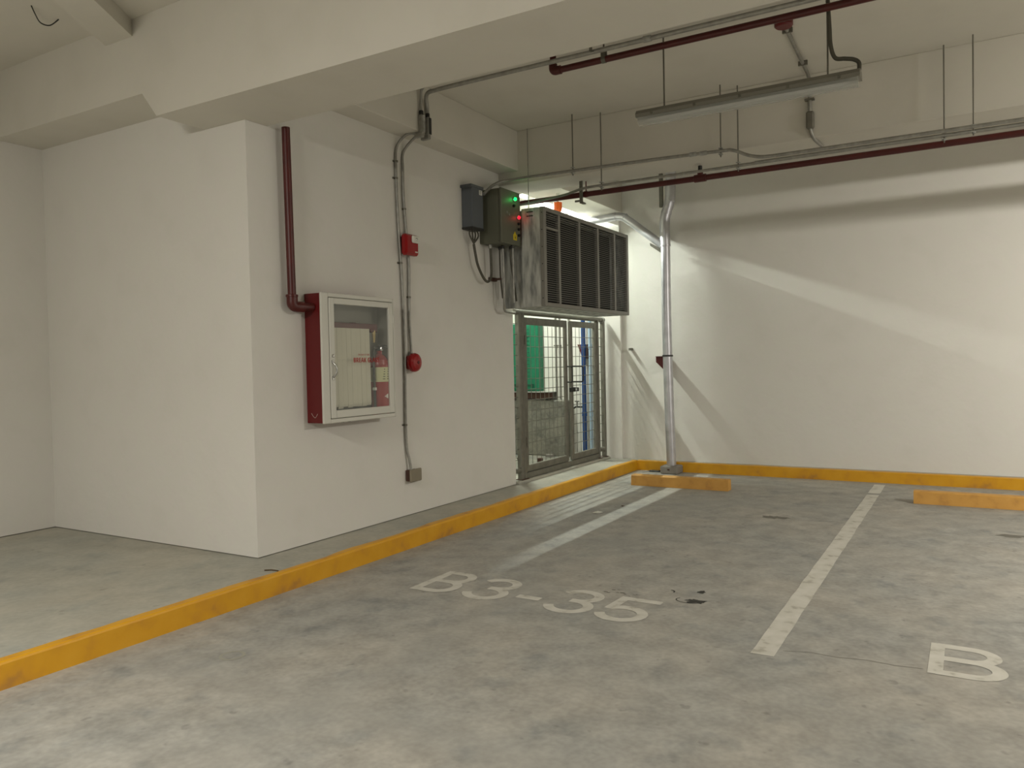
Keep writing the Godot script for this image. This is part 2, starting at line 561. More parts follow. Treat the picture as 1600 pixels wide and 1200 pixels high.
func structure() -> void:
	var st := mb()
	bx(st, Vector3(-3.72, -0.2, 18.0), Vector3(22.2, 0.0, ZW - 0.2))
	struct(st, "floor", M.floor, "grey mottled concrete parking floor with stains", "floor")
	st = mb()
	bx(st, Vector3(-7.4, -0.2, 18.0), Vector3(-3.712, HC, ZW - 0.2))
	struct(st, "floor_walkway", M.walk, "raised grey concrete walkway behind the yellow kerb", "walkway")
	st = mb()
	bx(st, Vector3(-7.4, CEIL, 18.0), Vector3(22.2, CEIL + 0.2, ZW - 0.2))
	struct(st, "ceiling", M.ceiling, "off-white painted concrete slab ceiling", "ceiling")
	st = mb()
	bx(st, Vector3(-7.4, -0.2, ZW), Vector3(22.2, CEIL, ZW - 0.2))
	struct(st, "wall_back", M.wall, "long white painted wall at the back behind the wheel stops", "wall")
	st = mb()
	bx(st, Vector3(XA, HC + 0.006, ZB), Vector3(XA - 0.2, CEIL, -7.07))
	struct(st, "wall_cabinet_side", M.wall, "white painted wall carrying the fire hose cabinet", "wall")
	st = mb()
	bx(st, Vector3(XA - 0.2, HC + 0.006, ZB), Vector3(-6.7, CEIL, ZB - 0.15))
	struct(st, "wall_facing", M.wall, "blank white wall facing the camera on the left", "wall")
	st = mb()
	bx(st, Vector3(-6.53, HC + 0.006, ZB - 0.1), Vector3(-6.73, CEIL, 18.0))
	struct(st, "wall_left", M.wall, "white wall at the far left edge behind the walkway", "wall")
	st = mb()
	bx(st, Vector3(XA - 0.2, HC, -6.92), Vector3(-7.4, CEIL, -7.07))
	struct(st, "wall_plant_front", M.wall, "plant room wall behind the cabinet wall", "wall")
	st = mb()
	bx(st, Vector3(-7.2, HC, -7.07), Vector3(-7.4, CEIL, ZW))
	struct(st, "wall_plant_left", M.wall, "plant room wall opposite the gate", "wall")
	st = mb()
	bx(st, Vector3(22.0, 0, 18.0), Vector3(22.2, CEIL, ZW))
	struct(st, "wall_right", M.wall, "white wall at the far right end of the car park", "wall")
	st = mb()
	bx(st, Vector3(-6.73, 0, 18.0), Vector3(22.2, CEIL, 18.2))
	struct(st, "wall_behind", M.wall, "white wall behind the camera", "wall")
	# jamb where the gate meets the back wall
	st = mb()
	bx(st, Vector3(-3.93, HC, -9.495), Vector3(-4.30, 3.325, ZW))
	struct(st, "trim_1", M.wall, "narrow plastered jamb between the mesh gate and back wall", "jamb")
	# deep cross beam with its haunched step
	st = mb()
	prism(st, PackedVector2Array([Vector2(-6.53, 3.22), Vector2(-4.68, 3.22), Vector2(-4.54, 3.05), Vector2(22.0, 3.05), Vector2(22.0, CEIL), Vector2(-6.53, CEIL)]), Vector3(0, 0, -3.25), Vector3.RIGHT, Vector3.UP, Vector3(0, 0, -0.55))
	struct(st, "trim_2", M.ceiling, "deep white concrete beam with stepped left end across the top", "beam")
	st = mb()
	bx(st, Vector3(-3.90, 3.325, -3.79), Vector3(-4.38, CEIL, ZW), 0.004)
	struct(st, "trim_3", M.ceiling, "white concrete beam above the cabinet wall running to the gate", "beam")
	st = mb()
	bx(st, Vector3(-4.33, 3.20, -6.84), Vector3(22.0, CEIL, -7.28), 0.004)
	struct(st, "trim_4", M.ceiling, "white concrete cross beam in front of the louvre and back wall", "beam")
	st = mb()
	prism(st, PackedVector2Array([Vector2(-5.06, -3.26), Vector2(-4.77, -3.26), Vector2(-2.13, 0.80), Vector2(-2.42, 0.80)]), Vector3(0, 3.61, 0), Vector3.RIGHT, Vector3.BACK, Vector3(0, CEIL - 3.61, 0))
	struct(st, "trim_5", M.ceiling, "shallow skewed ceiling beam meeting the deep beam at upper left", "beam")
	# low threshold under the gate
	st = mb()
	bx(st, Vector3(-4.09, HC - 0.01, -7.08), Vector3(-4.36, 0.155, -9.49), 0.012)
	struct(st, "trim_6", M.walk, "low concrete threshold under the mesh gate", "threshold")

# kerb profile swept along a line; the inner edge of the paint wanders
func kerb(st: SurfaceTool, o: Vector3, along: Vector3, inward: Vector3, len: float, width: float, seed_: int) -> void:
	var n := FastNoiseLite.new()
	n.seed = seed_
	n.frequency = 0.9
	n.fractal_octaves = 4
	var steps := int(len / 0.06)
	var prev: Array = []
	for i in steps + 1:
		var s := len * i / steps
		var w := width + n.get_noise_1d(s * 2.0) * 0.028
		var bul := n.get_noise_1d(s * 3.0 + 90.0) * 0.004
		var p := o + along * s
		var cur := [p - inward * bul, p - inward * bul + Vector3.UP * (HC - 0.012), p + inward * (0.004 - bul) + Vector3.UP * (HC - 0.003), p + inward * 0.014 + Vector3.UP * (HC + 0.0015), p + inward * w + Vector3.UP * (HC + 0.0015)]
		if i > 0:
			for k in 4:
				var nn: Vector3 = [-inward, (-inward * 3.0 + Vector3.UP).normalized(), (Vector3.UP - inward).normalized(), Vector3.UP][k]
				quad(st, prev[k], cur[k], cur[k + 1], prev[k + 1], nn)
		prev = cur

func kerbs() -> void:
	var st := mb()
	kerb(st, Vector3(-3.70, 0, 8.9), Vector3.FORWARD, Vector3.LEFT, 18.34, 0.062, 3)
	struct(st, "trim_7", M.yellow, "yellow painted kerb running along the walkway edge", "kerb")
	st = mb()
	kerb(st, Vector3(-3.70, 0, -9.44), Vector3.RIGHT, Vector3.FORWARD, 14.7, 0.045, 9)
	struct(st, "trim_8", M.yellow, "yellow painted kerb along the foot of the back wall", "kerb")
	st = mb()
	bx(st, Vector3(-3.712, -0.1, -9.446), Vector3(22.0, HC, ZW))
	struct(st, "trim_9", M.walk, "concrete upstand behind the yellow kerb of the back wall", "kerb")
	for i in 2:
		var x0 := [-3.31, -0.472][i] as float
		st = mb()
		prism(st, PackedVector2Array([Vector2(0.0, 0.0), Vector2(0.008, 0.108), Vector2(0.018, 0.117), Vector2(0.112, 0.117), Vector2(0.122, 0.108), Vector2(0.13, 0.0)]), Vector3(x0, 0.001, -8.235), Vector3.FORWARD, Vector3.UP, Vector3(1.09, 0, 0))
		whole(st, "wheel_stop", M.stop, ["pale yellow wheel stop in front of the silver vertical pipe", "pale yellow wheel stop at the right edge beyond the white line"][i], "wheel stop", "wheel stops")

func arc(cx: float, cy: float, rx: float, ry: float, a0: float, a1: float, n := 16) -> PackedVector2Array:
	var o := PackedVector2Array()
	for k in n + 1:
		var a := deg_to_rad(lerpf(a0, a1, float(k) / n))
		o.append(Vector2(cx + rx * cos(a), cy + ry * sin(a)))
	return o

# glyph strokes in a cell of width w and height h (outer size), v up
func glyph(ch: String, w: float, h: float, s: float) -> Array:
	var l := s * 0.5
	var r := w - s * 0.5
	var b := s * 0.45
	var t := h - s * 0.45
	var m := h * 0.52
	match ch:
		"B":
			var top := PackedVector2Array([Vector2(l, t)])
			top.append_array(arc(w * 0.55, (t + m) * 0.5, r - w * 0.055 - w * 0.55, (t - m) * 0.5, 90, -90))
			top.append(Vector2(l, m))
			var low := PackedVector2Array([Vector2(l, m)])
			low.append_array(arc(w * 0.56, (m + b) * 0.5, r - w * 0.56, (m - b) * 0.5, 90, -90))
			low.append(Vector2(l, b))
			return [PackedVector2Array([Vector2(l, 0), Vector2(l, h)]), top, low]
		"3":
			var a := arc(w * 0.46, (t + m) * 0.5, w * 0.41 - l * 0.3, (t - m) * 0.5, 165, -90)
			a.append(Vector2(w * 0.36, m))
			var c := PackedVector2Array([Vector2(w * 0.36, m)])
			c.append_array(arc(w * 0.48, (m + b) * 0.5, r - w * 0.48, (m - b) * 0.5, 90, -168))
			return [a, c]
		"5":
			var bowl := PackedVector2Array([Vector2(w * 0.14, h * 0.47)])
			bowl.append_array(arc(w * 0.47, h * 0.315, r - w * 0.47, h * 0.315 - b, 120, -165))
			return [PackedVector2Array([Vector2(w * 0.97, t), Vector2(w * 0.10, t)]), PackedVector2Array([Vector2(w * 0.19, t + b), Vector2(w * 0.13, h * 0.44)]), bowl]
		_:
			return [PackedVector2Array([Vector2(0, h * 0.37), Vector2(w, h * 0.37)])]

func paint_text(t: Node3D, chars: Array) -> void:
	for c in chars:   # [character, x, width]
		var st := mb()
		var s := 0.060
		var k := 0
		for path in glyph(c[0], c[2], c[3], s):
			var pts := PackedVector2Array()
			for p in path: pts.append(Vector2(c[1] + p.x, -p.y))
			stroke(st, pts, s, 0.0012 + 0.0002 * k)
			k += 1
		build(st, "dash" if c[0] == "-" else ("letter" if c[0] == "B" else "digit"), M.line, t)

func floor_markings() -> void:
	var t := thing("bay_number", "white painted bay number B3-35 on the parking floor", "floor marking", Vector3(-3.05, 0, -3.862))
	paint_text(t, [["B", 0.0, 0.285, 0.45], ["3", 0.345, 0.285, 0.45], ["-", 0.69, 0.155, 0.45], ["3", 0.91, 0.285, 0.45], ["5", 1.235, 0.285, 0.435]])
	t = thing("bay_number", "white painted letter of the next bay number at lower right", "floor marking", Vector3(-0.172, 0, -3.852))
	paint_text(t, [["B", 0.0, 0.308, 0.415], ["3", 0.367, 0.30, 0.415]])
	var line := thing("bay_line", "worn white bay line painted across the parking floor", "floor marking")
	var st := mb()
	var n := FastNoiseLite.new()
	n.seed = 4
	n.frequency = 1.5
	var prev: Array = []
	for i in 56:
		var z := lerpf(-3.735, -9.30, i / 55.0)
		var cur := [Vector3(-0.912 + n.get_noise_1d(z * 2.0) * 0.006, 0.0012, z), Vector3(-0.802 + n.get_noise_1d(z * 2.0 + 60.0) * 0.006, 0.0012, z)]
		if i == 49:
			build(st, "paint_strip", M.line, line)
			st = mb()
		elif i > 0: quad(st, prev[0], cur[0], cur[1], prev[1], Vector3.UP)
		prev = cur
	build(st, "paint_strip", M.line, line)
	# oil spots and scuffs
	blot("oil_stain", "small black oil stain right of the painted bay number", Vector2(-1.385, -4.40), Vector2(0.05, 0.038), M.stain, 31)
	blot("oil_stain", "little dark oil streak behind the black stain", Vector2(-1.405, -4.585), Vector2(0.022, 0.03), M.stain, 32)
	st = mb()
	stroke(st, arc(-1.42, -4.395, 0.075, 0.05, 30, 215, 12), 0.006, 0.0012)
	whole(st, "skid_curl", M.stain, "thin dark curl around the black oil stain", "stain")
	st = mb()
	stroke(st, arc(-1.585, -4.52, 0.035, 0.03, -80, 20, 8), 0.008, 0.0012)
	whole(st, "skid_curl", M.stain, "short dark tick left of the black oil stain", "stain")
	st = mb()
	for i in 12:
		var c := Vector3(-1.93 + 0.018 * i + rng.randf() * 0.02, 0.0012, -4.42 + rng.randf() * 0.11)
		var rr := 0.004 + rng.randf() * 0.012
		for k in 7:
			tri(st, c, c + Vector3(cos(TAU * k / 7.0) * rr, 0, sin(TAU * k / 7.0) * rr * 0.6), c + Vector3(cos(TAU * (k + 1) / 7.0) * rr, 0, sin(TAU * (k + 1) / 7.0) * rr * 0.6), Vector3.UP, Vector3.UP, Vector3.UP)
	whole(st, "grime_specks", M.stain_soft, "faint dark grime specks above the digit five", "stain", "", "stuff")
	blot("dirt_patch", "brownish dirt patch on the floor left of the bay line", Vector2(-1.50, -7.05), Vector2(0.11, 0.06), M.stain_soft, 61)
	blot("dirt_patch", "brownish dirt patch near the right edge before the wheel stop", Vector2(0.27, -7.05), Vector2(0.10, 0.05), M.stain_soft, 62)
	st = mb()
	stroke(st, PackedVector2Array([Vector2(-0.78, -3.83), Vector2(-0.66, -3.87), Vector2(-0.55, -3.86), Vector2(-0.42, -3.885), Vector2(-0.30, -3.875), Vector2(-0.19, -3.89)]), 0.004, 0.0012)
	whole(st, "hairline_crack", M.crack, "faint hairline crack between the bay line and the lower letter", "crack")
	st = mb()
	stroke(st, arc(-3.12, -2.555, 0.055, 0.055, 0, 360, 24), 0.016, 0.0012)
	whole(st, "ring_mark", M.scuff, "faint pale ring mark on the floor beside the yellow kerb", "stain")

func blot(called: String, label: String, c: Vector2, r: Vector2, m: Material, seed_: int, group := "") -> void:
	var n := FastNoiseLite.new()
	n.seed = seed_
	n.frequency = 0.6
	var st := mb()
	var o := Vector3(c.x, 0.0012, c.y)
	var ring := PackedVector3Array()
	for k in 22:
		var a := TAU * k / 22.0
		var f := 1.0 + 0.9 * n.get_noise_2d(cos(a) * 2.2, sin(a) * 2.2)
		ring.append(o + Vector3(cos(a) * r.x * f, 0, sin(a) * r.y * f))
	for k in 22: tri(st, o, ring[k], ring[(k + 1) % 22], Vector3.UP, Vector3.UP, Vector3.UP)
	whole(st, called, m, label, "stain", group)

func louvre_unit() -> void:
	var t := thing("louvre_unit", "large grey intake louvre box with slats before a backing painted dark above the gate", "louvre", Vector3(-3.62, 1.960, -6.832))
	var W := 2.168      # along -z
	var H := 0.98
	var D := 0.248
	var st := mb()       # galvanised casing, open to the front
	bx(st, Vector3(-D, 0, 0.0), Vector3(-0.03, H, -0.012), 0.002)
	bx(st, Vector3(-D, 0, -W + 0.012), Vector3(-0.03, H, -W), 0.002)
	bx(st, Vector3(-D, H - 0.012, -0.012), Vector3(-0.03, H, -W + 0.012))
	bx(st, Vector3(-D, 0, -0.012), Vector3(-0.03, 0.012, -W + 0.012))
	bx(st, Vector3(-D, 0.012, -0.012), Vector3(-D + 0.01, H - 0.012, -W + 0.012))
	build(st, "casing", M.casing, t)
	st = mb()
	bx(st, Vector3(-D + 0.012, 0.013, -0.013), Vector3(-D + 0.02, H - 0.013, -W + 0.013))
	build(st, "dark_backing", M.black, t)  # black sheet stands in for the dark depth behind the slats
	st = mb()            # front frame
	bx(st, Vector3(-0.035, 0.0, 0.012), Vector3(0.012, H, -0.04), 0.004)
	bx(st, Vector3(-0.035, 0.0, -W + 0.04), Vector3(0.012, H, -W - 0.012), 0.004)
	bx(st, Vector3(-0.035, H - 0.04, -0.038), Vector3(0.011, H, -W + 0.038), 0.004)
	bx(st, Vector3(-0.035, 0.0, -0.038), Vector3(0.011, 0.04, -W + 0.038), 0.004)
	build(st, "front_frame", M.louvre, t)
	var cols := [-0.04, -0.332, -0.811, -1.296, -1.771, -2.128]
	for i in range(1, 5):
		st = mb()
		bx(st, Vector3(-0.03, 0.041, cols[i] + 0.02), Vector3(0.008, H - 0.041, cols[i] - 0.02), 0.003)
		build(st, "mullion", M.louvre, t)
	var rows := 40
	for i in 5:
		var z0: float = cols[i] - (0.0 if i == 0 else 0.02)
		var z1: float = cols[i + 1] + (0.0 if i == 4 else 0.02)
		st = mb()
		prism(st, PackedVector2Array([Vector2(-0.014, 0.0030), Vector2(-0.014, 0.0045), Vector2(0.0, 0.0028), Vector2(0.0015, -0.0028), Vector2(-0.0015, -0.0024)]), Vector3(0, 0, z0), Vector3.RIGHT, Vector3.UP, Vector3(0, 0, z1 - z0))
		var mesh := st.commit()
		mesh.surface_set_material(0, M.louvre)
		for k in rows:
			if i == 0 and k == 32: continue
			var o := MeshInstance3D.new()
			o.mesh = mesh
			o.name = "slat"
			t.add_child(o, true)
			o.position = Vector3(0, 0.052 + (H - 0.104) * (k + 0.5) / rows, 0)
	st = mb()
	bx(st, Vector3(-0.02, 0.768, -0.041), Vector3(0.004, 0.792, -0.312), 0.002)
	build(st, "cover_strip", M.louvre, t)
	st = mb()            # sheet closing the side towards the wall end
	bx(st, Vector3(-0.509, 0.0, -0.070), Vector3(-D, H, -0.078), 0.001)
	build(st, "side_flashing", M.casing, t)
	st = mb()
	bx(st, Vector3(-0.43, 0.0, -0.079), Vector3(-D - 0.001, H, -W), 0.003)
	build(st, "rear_light_block", M.casing, t)  # added behind the box to keep room lamp light off the floor
	# rivets along the near edge
	for k in 6:
		st = mb()
		lathe(st, Vector3(-0.012, 0.08 + 0.168 * k, 0.012), Vector3.BACK, [Vector2(0.006, 0), Vector2(0.005, 0.003), Vector2(0, 0.004)], 8)
		build(st, "rivet", M.gate_dark, t)
	# hanger clip on the casing side
	st = mb()
	tube(st, PackedVector3Array([Vector3(-0.155, 0.86, 0.012), Vector3(-0.155, 1.76, 0.012)]), 0.004, 6)
	build(st, "hanger_rod", M.conduit, t)
	st = mb()
	bx(st, Vector3(-0.18, 0.935, 0.0), Vector3(-0.115, 0.943, 0.02))
	bx(st, Vector3(-0.18, 0.895, 0.0), Vector3(-0.115, 0.903, 0.02))
	build(st, "hanger_clip", M.gate_dark, t)

func wire_panel(leaf: Node, z0: float, z1: float, y0: float, y1: float, x: float) -> void:
	var nz := maxi(1, int(round(absf(z1 - z0) / 0.098)))
	for k in range(1, nz):
		var st := mb()
		var z := lerpf(z0, z1, float(k) / nz)
		tube(st, PackedVector3Array([Vector3(x + 0.003, y0, z), Vector3(x + 0.003, y1, z)]), 0.0035, 5, false)
		build(st, "wire", M.wire, leaf)
	var ny := int(round((y1 - y0) / 0.1135))
	for k in range(1, ny):
		var st := mb()
		var y := lerpf(y0, y1, float(k) / ny)
		tube(st, PackedVector3Array([Vector3(x - 0.003, y, z0), Vector3(x - 0.003, y, z1)]), 0.0038, 5, false)
		build(st, "wire", M.wire, leaf)

func leaf_frame(st: SurfaceTool, x: float, z0: float, z1: float, y0: float, y1: float, wl: float, wr: float, wt: float, wb: float) -> void:
	var d := 0.017
	bx(st, Vector3(x - d, y0, z0), Vector3(x + d, y1, z0 - wl), 0.006)
	bx(st, Vector3(x - d, y0, z1 + wr), Vector3(x + d, y1, z1), 0.006)
	bx(st, Vector3(x - d, y1 - wt, z0 - wl + 0.004), Vector3(x + d, y1, z1 + wr - 0.004), 0.006)
	bx(st, Vector3(x - d, y0, z0 - wl + 0.004), Vector3(x + d, y0 + wb, z1 + wr - 0.004), 0.006)

func mesh_gate() -> void:
	var t := thing("mesh_gate", "grey steel double gate with square wire mesh below the louvre", "gate", Vector3(-4.15, 0.155, -8.3))
	var x := 0.0
	var Z := func(z: float) -> float: return z + 8.3
	var Y := func(y: float) -> float: return y - 0.155
	for p in [[-7.185, -7.245], [-7.25, -7.305], [-9.205, -9.245], [-9.39, -9.44]]:
		var st := mb()
		bx(st, Vector3(-0.028, 0.0, Z.call(p[0])), Vector3(0.028, Y.call(1.955), Z.call(p[1])), 0.008)
		build(st, "post", M.gate, t)
	var st := mb()
	tube(st, PackedVector3Array([Vector3(0, Y.call(1.945), Z.call(-7.12)), Vector3(0, Y.call(1.945), Z.call(-9.445))]), 0.030, 14)
	build(st, "top_rail", M.gate, t)
	for p in [[-7.09, -7.185], [-9.245, -9.39]]:
		st = mb()
		tube(st, PackedVector3Array([Vector3(0, Y.call(0.26), Z.call(p[0])), Vector3(0, Y.call(0.26), Z.call(p[1]))]), 0.028, 10)
		build(st, "bottom_rail", M.gate, t)
		wire_panel(t, Z.call(p[0]), Z.call(p[1]), Y.call(0.26), Y.call(1.93), 0.0)
	st = mb()
	bx(st, Vector3(-0.022, 0.001, Z.call(-7.31)), Vector3(0.022, Y.call(0.218), Z.call(-9.20)), 0.004)
	build(st, "light_gap_bar", M.gate, t)  # bar added to shut out the bright strip under the leaves
	# left leaf
	st = mb()
	leaf_frame(st, x, Z.call(-7.312), Z.call(-8.350), Y.call(0.225), Y.call(1.895), 0.055, 0.060, 0.080, 0.072)
	var leaf := build(st, "gate_leaf", M.gate, t)
	wire_panel(leaf, Z.call(-7.367), Z.call(-8.290), Y.call(0.30), Y.call(1.81), x)
	st = mb()
	tube(st, bend([Vector3(0.02, Y.call(1.35), Z.call(-8.33)), Vector3(0.085, Y.call(1.35), Z.call(-8.33)), Vector3(0.085, Y.call(1.165), Z.call(-8.33)), Vector3(0.02, Y.call(1.165), Z.call(-8.33))], 0.025), 0.008, 8)
	build(st, "handle", M.gate_dark, leaf)
	# right leaf
	st = mb()
	leaf_frame(st, x, Z.call(-8.435), Z.call(-9.20), Y.call(0.225), Y.call(1.895), 0.060, 0.070, 0.072, 0.072)
	leaf = build(st, "gate_leaf", M.gate, t)
	wire_panel(leaf, Z.call(-8.495), Z.call(-9.13), Y.call(0.30), Y.call(1.82), x)
	st = mb()
	tube(st, bend([Vector3(0.02, Y.call(1.35), Z.call(-8.47)), Vector3(0.16, Y.call(1.35), Z.call(-8.47)), Vector3(0.16, Y.call(1.165), Z.call(-8.47)), Vector3(0.02, Y.call(1.165), Z.call(-8.47))], 0.03), 0.009, 8)
	build(st, "handle", M.gate_dark, leaf)
	st = mb()
	bx(st, Vector3(0.02, Y.call(1.045), Z.call(-8.37)), Vector3(0.045, Y.call(1.10), Z.call(-8.50)), 0.004)
	bx(st, Vector3(0.045, Y.call(1.052), Z.call(-8.43)), Vector3(0.10, Y.call(1.062), Z.call(-8.47)), 0.003)
	bx(st, Vector3(0.045, Y.call(1.088), Z.call(-8.43)), Vector3(0.10, Y.call(1.098), Z.call(-8.47)), 0.003)
	bx(st, Vector3(0.092, Y.call(1.052), Z.call(-8.43)), Vector3(0.102, Y.call(1.098), Z.call(-8.47)), 0.003)
	build(st, "latch", M.gate_dark, leaf)
	for y in [0.5, 1.6]:
		st = mb()
		tube(st, PackedVector3Array([Vector3(0.034, Y.call(y), Z.call(-7.308)), Vector3(0.034, Y.call(y + 0.1), Z.call(-7.308))]), 0.012, 10)
		build(st, "hinge", M.gate, t)
	for z in [-7.215, -7.278, -9.225, -9.415]:
		st = mb()
		bx(st, Vector3(-0.045, 0.0, Z.call(z + 0.04)), Vector3(0.045, 0.008, Z.call(z - 0.04)), 0.002)
		build(st, "foot_plate", M.rust, t)
	# clamp ring at the wall end of the top rail
	st = mb()
	lathe(st, Vector3(0.0, Y.call(1.945), Z.call(-9.37)), Vector3.FORWARD, [Vector2(0.031, 0), Vector2(0.042, 0.004), Vector2(0.042, 0.022), Vector2(0.031, 0.026)], 16)
	build(st, "clamp_ring", M.galv, t)

func hose_cabinet() -> void:
	var at := Vector3(XA, 1.0, -4.10)
	var t := thing("fire_hose_cabinet", "red steel fire hose cabinet with white glazed door on the wall", "hose cabinet", at)
	var W := 0.805
	var H := 0.93
	var D := 0.17
	var st := mb()
	bx(st, Vector3(0.002, 0, 0), Vector3(D - 0.004, H, -0.008), 0.003)
	bx(st, Vector3(0.002, 0, -W + 0.008), Vector3(D - 0.004, H, -W), 0.003)
	bx(st, Vector3(0.002, H - 0.008, -0.008), Vector3(D - 0.004, H, -W + 0.008))
	bx(st, Vector3(0.002, 0, -0.008), Vector3(D - 0.004, 0.008, -W + 0.008))
	build(st, "body", M.red_paint, t)
	st = mb()
	bx(st, Vector3(0.002, 0.008, -0.008), Vector3(0.008, H - 0.008, -W + 0.008))
	build(st, "back_panel", M.liner, t)
	st = mb()
	bx(st, Vector3(0.008, 0.0082, -0.0082), Vector3(D - 0.006, H - 0.0082, -0.011))
	bx(st, Vector3(0.008, 0.0082, -W + 0.011), Vector3(D - 0.006, H - 0.0082, -W + 0.0082))
	bx(st, Vector3(0.008, H - 0.011, -0.011), Vector3(D - 0.006, H - 0.0083, -W + 0.011))
	bx(st, Vector3(0.008, 0.0083, -0.011), Vector3(D - 0.006, 0.011, -W + 0.011))
	build(st, "lining", M.liner, t)
	st = mb()            # fixed white frame round the door
	bx(st, Vector3(D - 0.02, -0.004, 0.004), Vector3(D, H + 0.004, -0.066), 0.004)
	bx(st, Vector3(D - 0.02, -0.004, -W + 0.018), Vector3(D, H + 0.004, -W - 0.004), 0.004)
	bx(st, Vector3(D - 0.02, H - 0.026, -0.064), Vector3(D, H + 0.004, -W + 0.016), 0.004)
	bx(st, Vector3(D - 0.02, -0.004, -0.064), Vector3(D, 0.026, -W + 0.016), 0.004)
	build(st, "front_frame", M.white_metal, t)
	st = mb()            # door
	var z0 := -0.070
	var z1 := -W + 0.022
	var y0 := 0.030
	var y1 := H - 0.030
	bx(st, Vector3(D - 0.018, y0, z0), Vector3(D + 0.004, y1, -0.122), 0.004)
	bx(st, Vector3(D - 0.018, y0, -0.732), Vector3(D + 0.004, y1, z1), 0.004)
	bx(st, Vector3(D - 0.018, y1 - 0.044, -0.120), Vector3(D + 0.004, y1, -0.734), 0.004)
	bx(st, Vector3(D - 0.018, y0, -0.120), Vector3(D + 0.004, y0 + 0.056, -0.734), 0.004)
	var door := build(st, "door", M.white_metal, t)
	st = mb()
	quad(st, Vector3(D - 0.006, y0 + 0.05, -0.118), Vector3(D - 0.006, y0 + 0.05, -0.736), Vector3(D - 0.006, y1 - 0.04, -0.736), Vector3(D - 0.006, y1 - 0.04, -0.118), Vector3.RIGHT)
	build(st, "pane", M.glass, door)
	st = mb()
	lathe(st, Vector3(D + 0.003, 0.481, -0.098), Vector3.RIGHT, [Vector2(0.013, 0), Vector2(0.013, 0.006), Vector2(0.009, 0.01), Vector2(0, 0.01)], 14)
	build(st, "lock", M.chrome, door)
	st = mb()
	tube(st, spline([Vector3(D + 0.003, 0.435, -0.094), Vector3(D + 0.022, 0.415, -0.100), Vector3(D + 0.030, 0.380, -0.106), Vector3(D + 0.022, 0.345, -0.100), Vector3(D + 0.003, 0.325, -0.094)], 5), 0.0075, 8)
	bx(st, Vector3(D + 0.003, 0.425, -0.083), Vector3(D + 0.008, 0.452, -0.105), 0.002)
	bx(st, Vector3(D + 0.003, 0.308, -0.083), Vector3(D + 0.008, 0.335, -0.105), 0.002)
	build(st, "handle", M.chrome, door)
	for y in [0.16, 0.77]:
		st = mb()
		tube(st, PackedVector3Array([Vector3(D + 0.004, y - 0.03, -W + 0.019), Vector3(D + 0.004, y + 0.03, -W + 0.019)]), 0.006, 8)
		build(st, "hinge", M.white_metal, door)
	# scratch on the red side and the bolt heads under the box
	st = mb()
	tube(st, spline([Vector3(0.045, 0.072, 0.0008), Vector3(0.062, 0.05, 0.0008), Vector3(0.082, 0.04, 0.0008), Vector3(0.105, 0.068, 0.0008)], 5), 0.0012, 5)
	build(st, "scratch", M.label_white, t)
	for z in [-0.26, -0.33]:
		st = mb()
		lathe(st, Vector3(0.10, 0.0, z), Vector3.DOWN, [Vector2(0.012, 0), Vector2(0.012, 0.012), Vector2(0, 0.012)], 6)
		build(st, "bolt_head", M.gate_dark, t)
	# lettering on the glass
	lettering(door, "BREAK GLASS", Vector3(D - 0.0045, 0.448, -0.47), 0.0029, M.text_red, true)
	lettering(door, "IN CASE OF FIRE", Vector3(D - 0.0045, 0.489, -0.44), 0.0011, M.text_red, false)
	# things inside
	var r := thing("hose_rack", "folded pale canvas fire hose hanging from a red rack in the cabinet", "fire hose", Vector3(XA + 0.08, 1.08, -4.5))
	st = mb()
	bx(st, Vector3(-0.03, 0.605, 0.33), Vector3(0.035, 0.650, -0.225), 0.006)
	build(st, "rack_bar", M.red_dark, r)
	st = mb()
	bx(st, Vector3(-0.07, 0.60, -0.05), Vector3(-0.03, 0.66, -0.09), 0.003)
	bx(st, Vector3(-0.03, 0.585, -0.19), Vector3(0.03, 0.65, -0.27), 0.004)
	build(st, "rack_arm", M.red_dark, r)
	for k in 9:
		st = mb()
		var z := 0.30 - 0.052 * k
		var drop := 0.02 * sin(k * 1.7)
		var dz := 0.006 * sin(k * 2.3)
		prism(st, PackedVector2Array([Vector2(-0.046, 0.0), Vector2(-0.052, 0.02), Vector2(-0.045, 0.60), Vector2(0.045, 0.60), Vector2(0.052, 0.02), Vector2(0.046, 0.0)]), Vector3(0.0, 0.005 + absf(drop), z), Vector3(0.75, 0, 0), Vector3.UP, Vector3(0.0, 0, -0.0505 + dz * 0.2))
		build(st, "hose_fold", M.hose, r)
	st = mb()
	lathe(st, Vector3(0.02, 0.60, -0.235), Vector3.DOWN, [Vector2(0, 0), Vector2(0.012, 0), Vector2(0.016, 0.03), Vector2(0.013, 0.05), Vector2(0.009, 0.095), Vector2(0, 0.095)], 12)
	build(st, "nozzle", M.brass, r)
	# hose valve at the upper left of the box
	r = thing("hose_valve", "dark hose valve wheel at the upper left inside the cabinet", "valve", Vector3(XA + 0.10, 1.825, -4.19))
	st = mb()
	lathe(st, Vector3(0, 0, 0), Vector3.RIGHT, [Vector2(0, -0.03), Vector2(0.045, -0.03), Vector2(0.05, -0.012), Vector2(0.045, 0.006), Vector2(0.012, 0.006), Vector2(0, 0.02)], 16)
	build(st, "hand_wheel", M.red_dark, r)
	st = mb()
	tube(st, PackedVector3Array([Vector3(-0.09, 0, 0), Vector3(-0.03, 0, 0)]), 0.02, 12)
	build(st, "stem", M.brass, r)
	# extinguisher
	var e := thing("fire_extinguisher", "red fire extinguisher standing at the right inside the cabinet", "extinguisher", Vector3(XA + 0.084, 1.012, -4.815))
	st = mb()
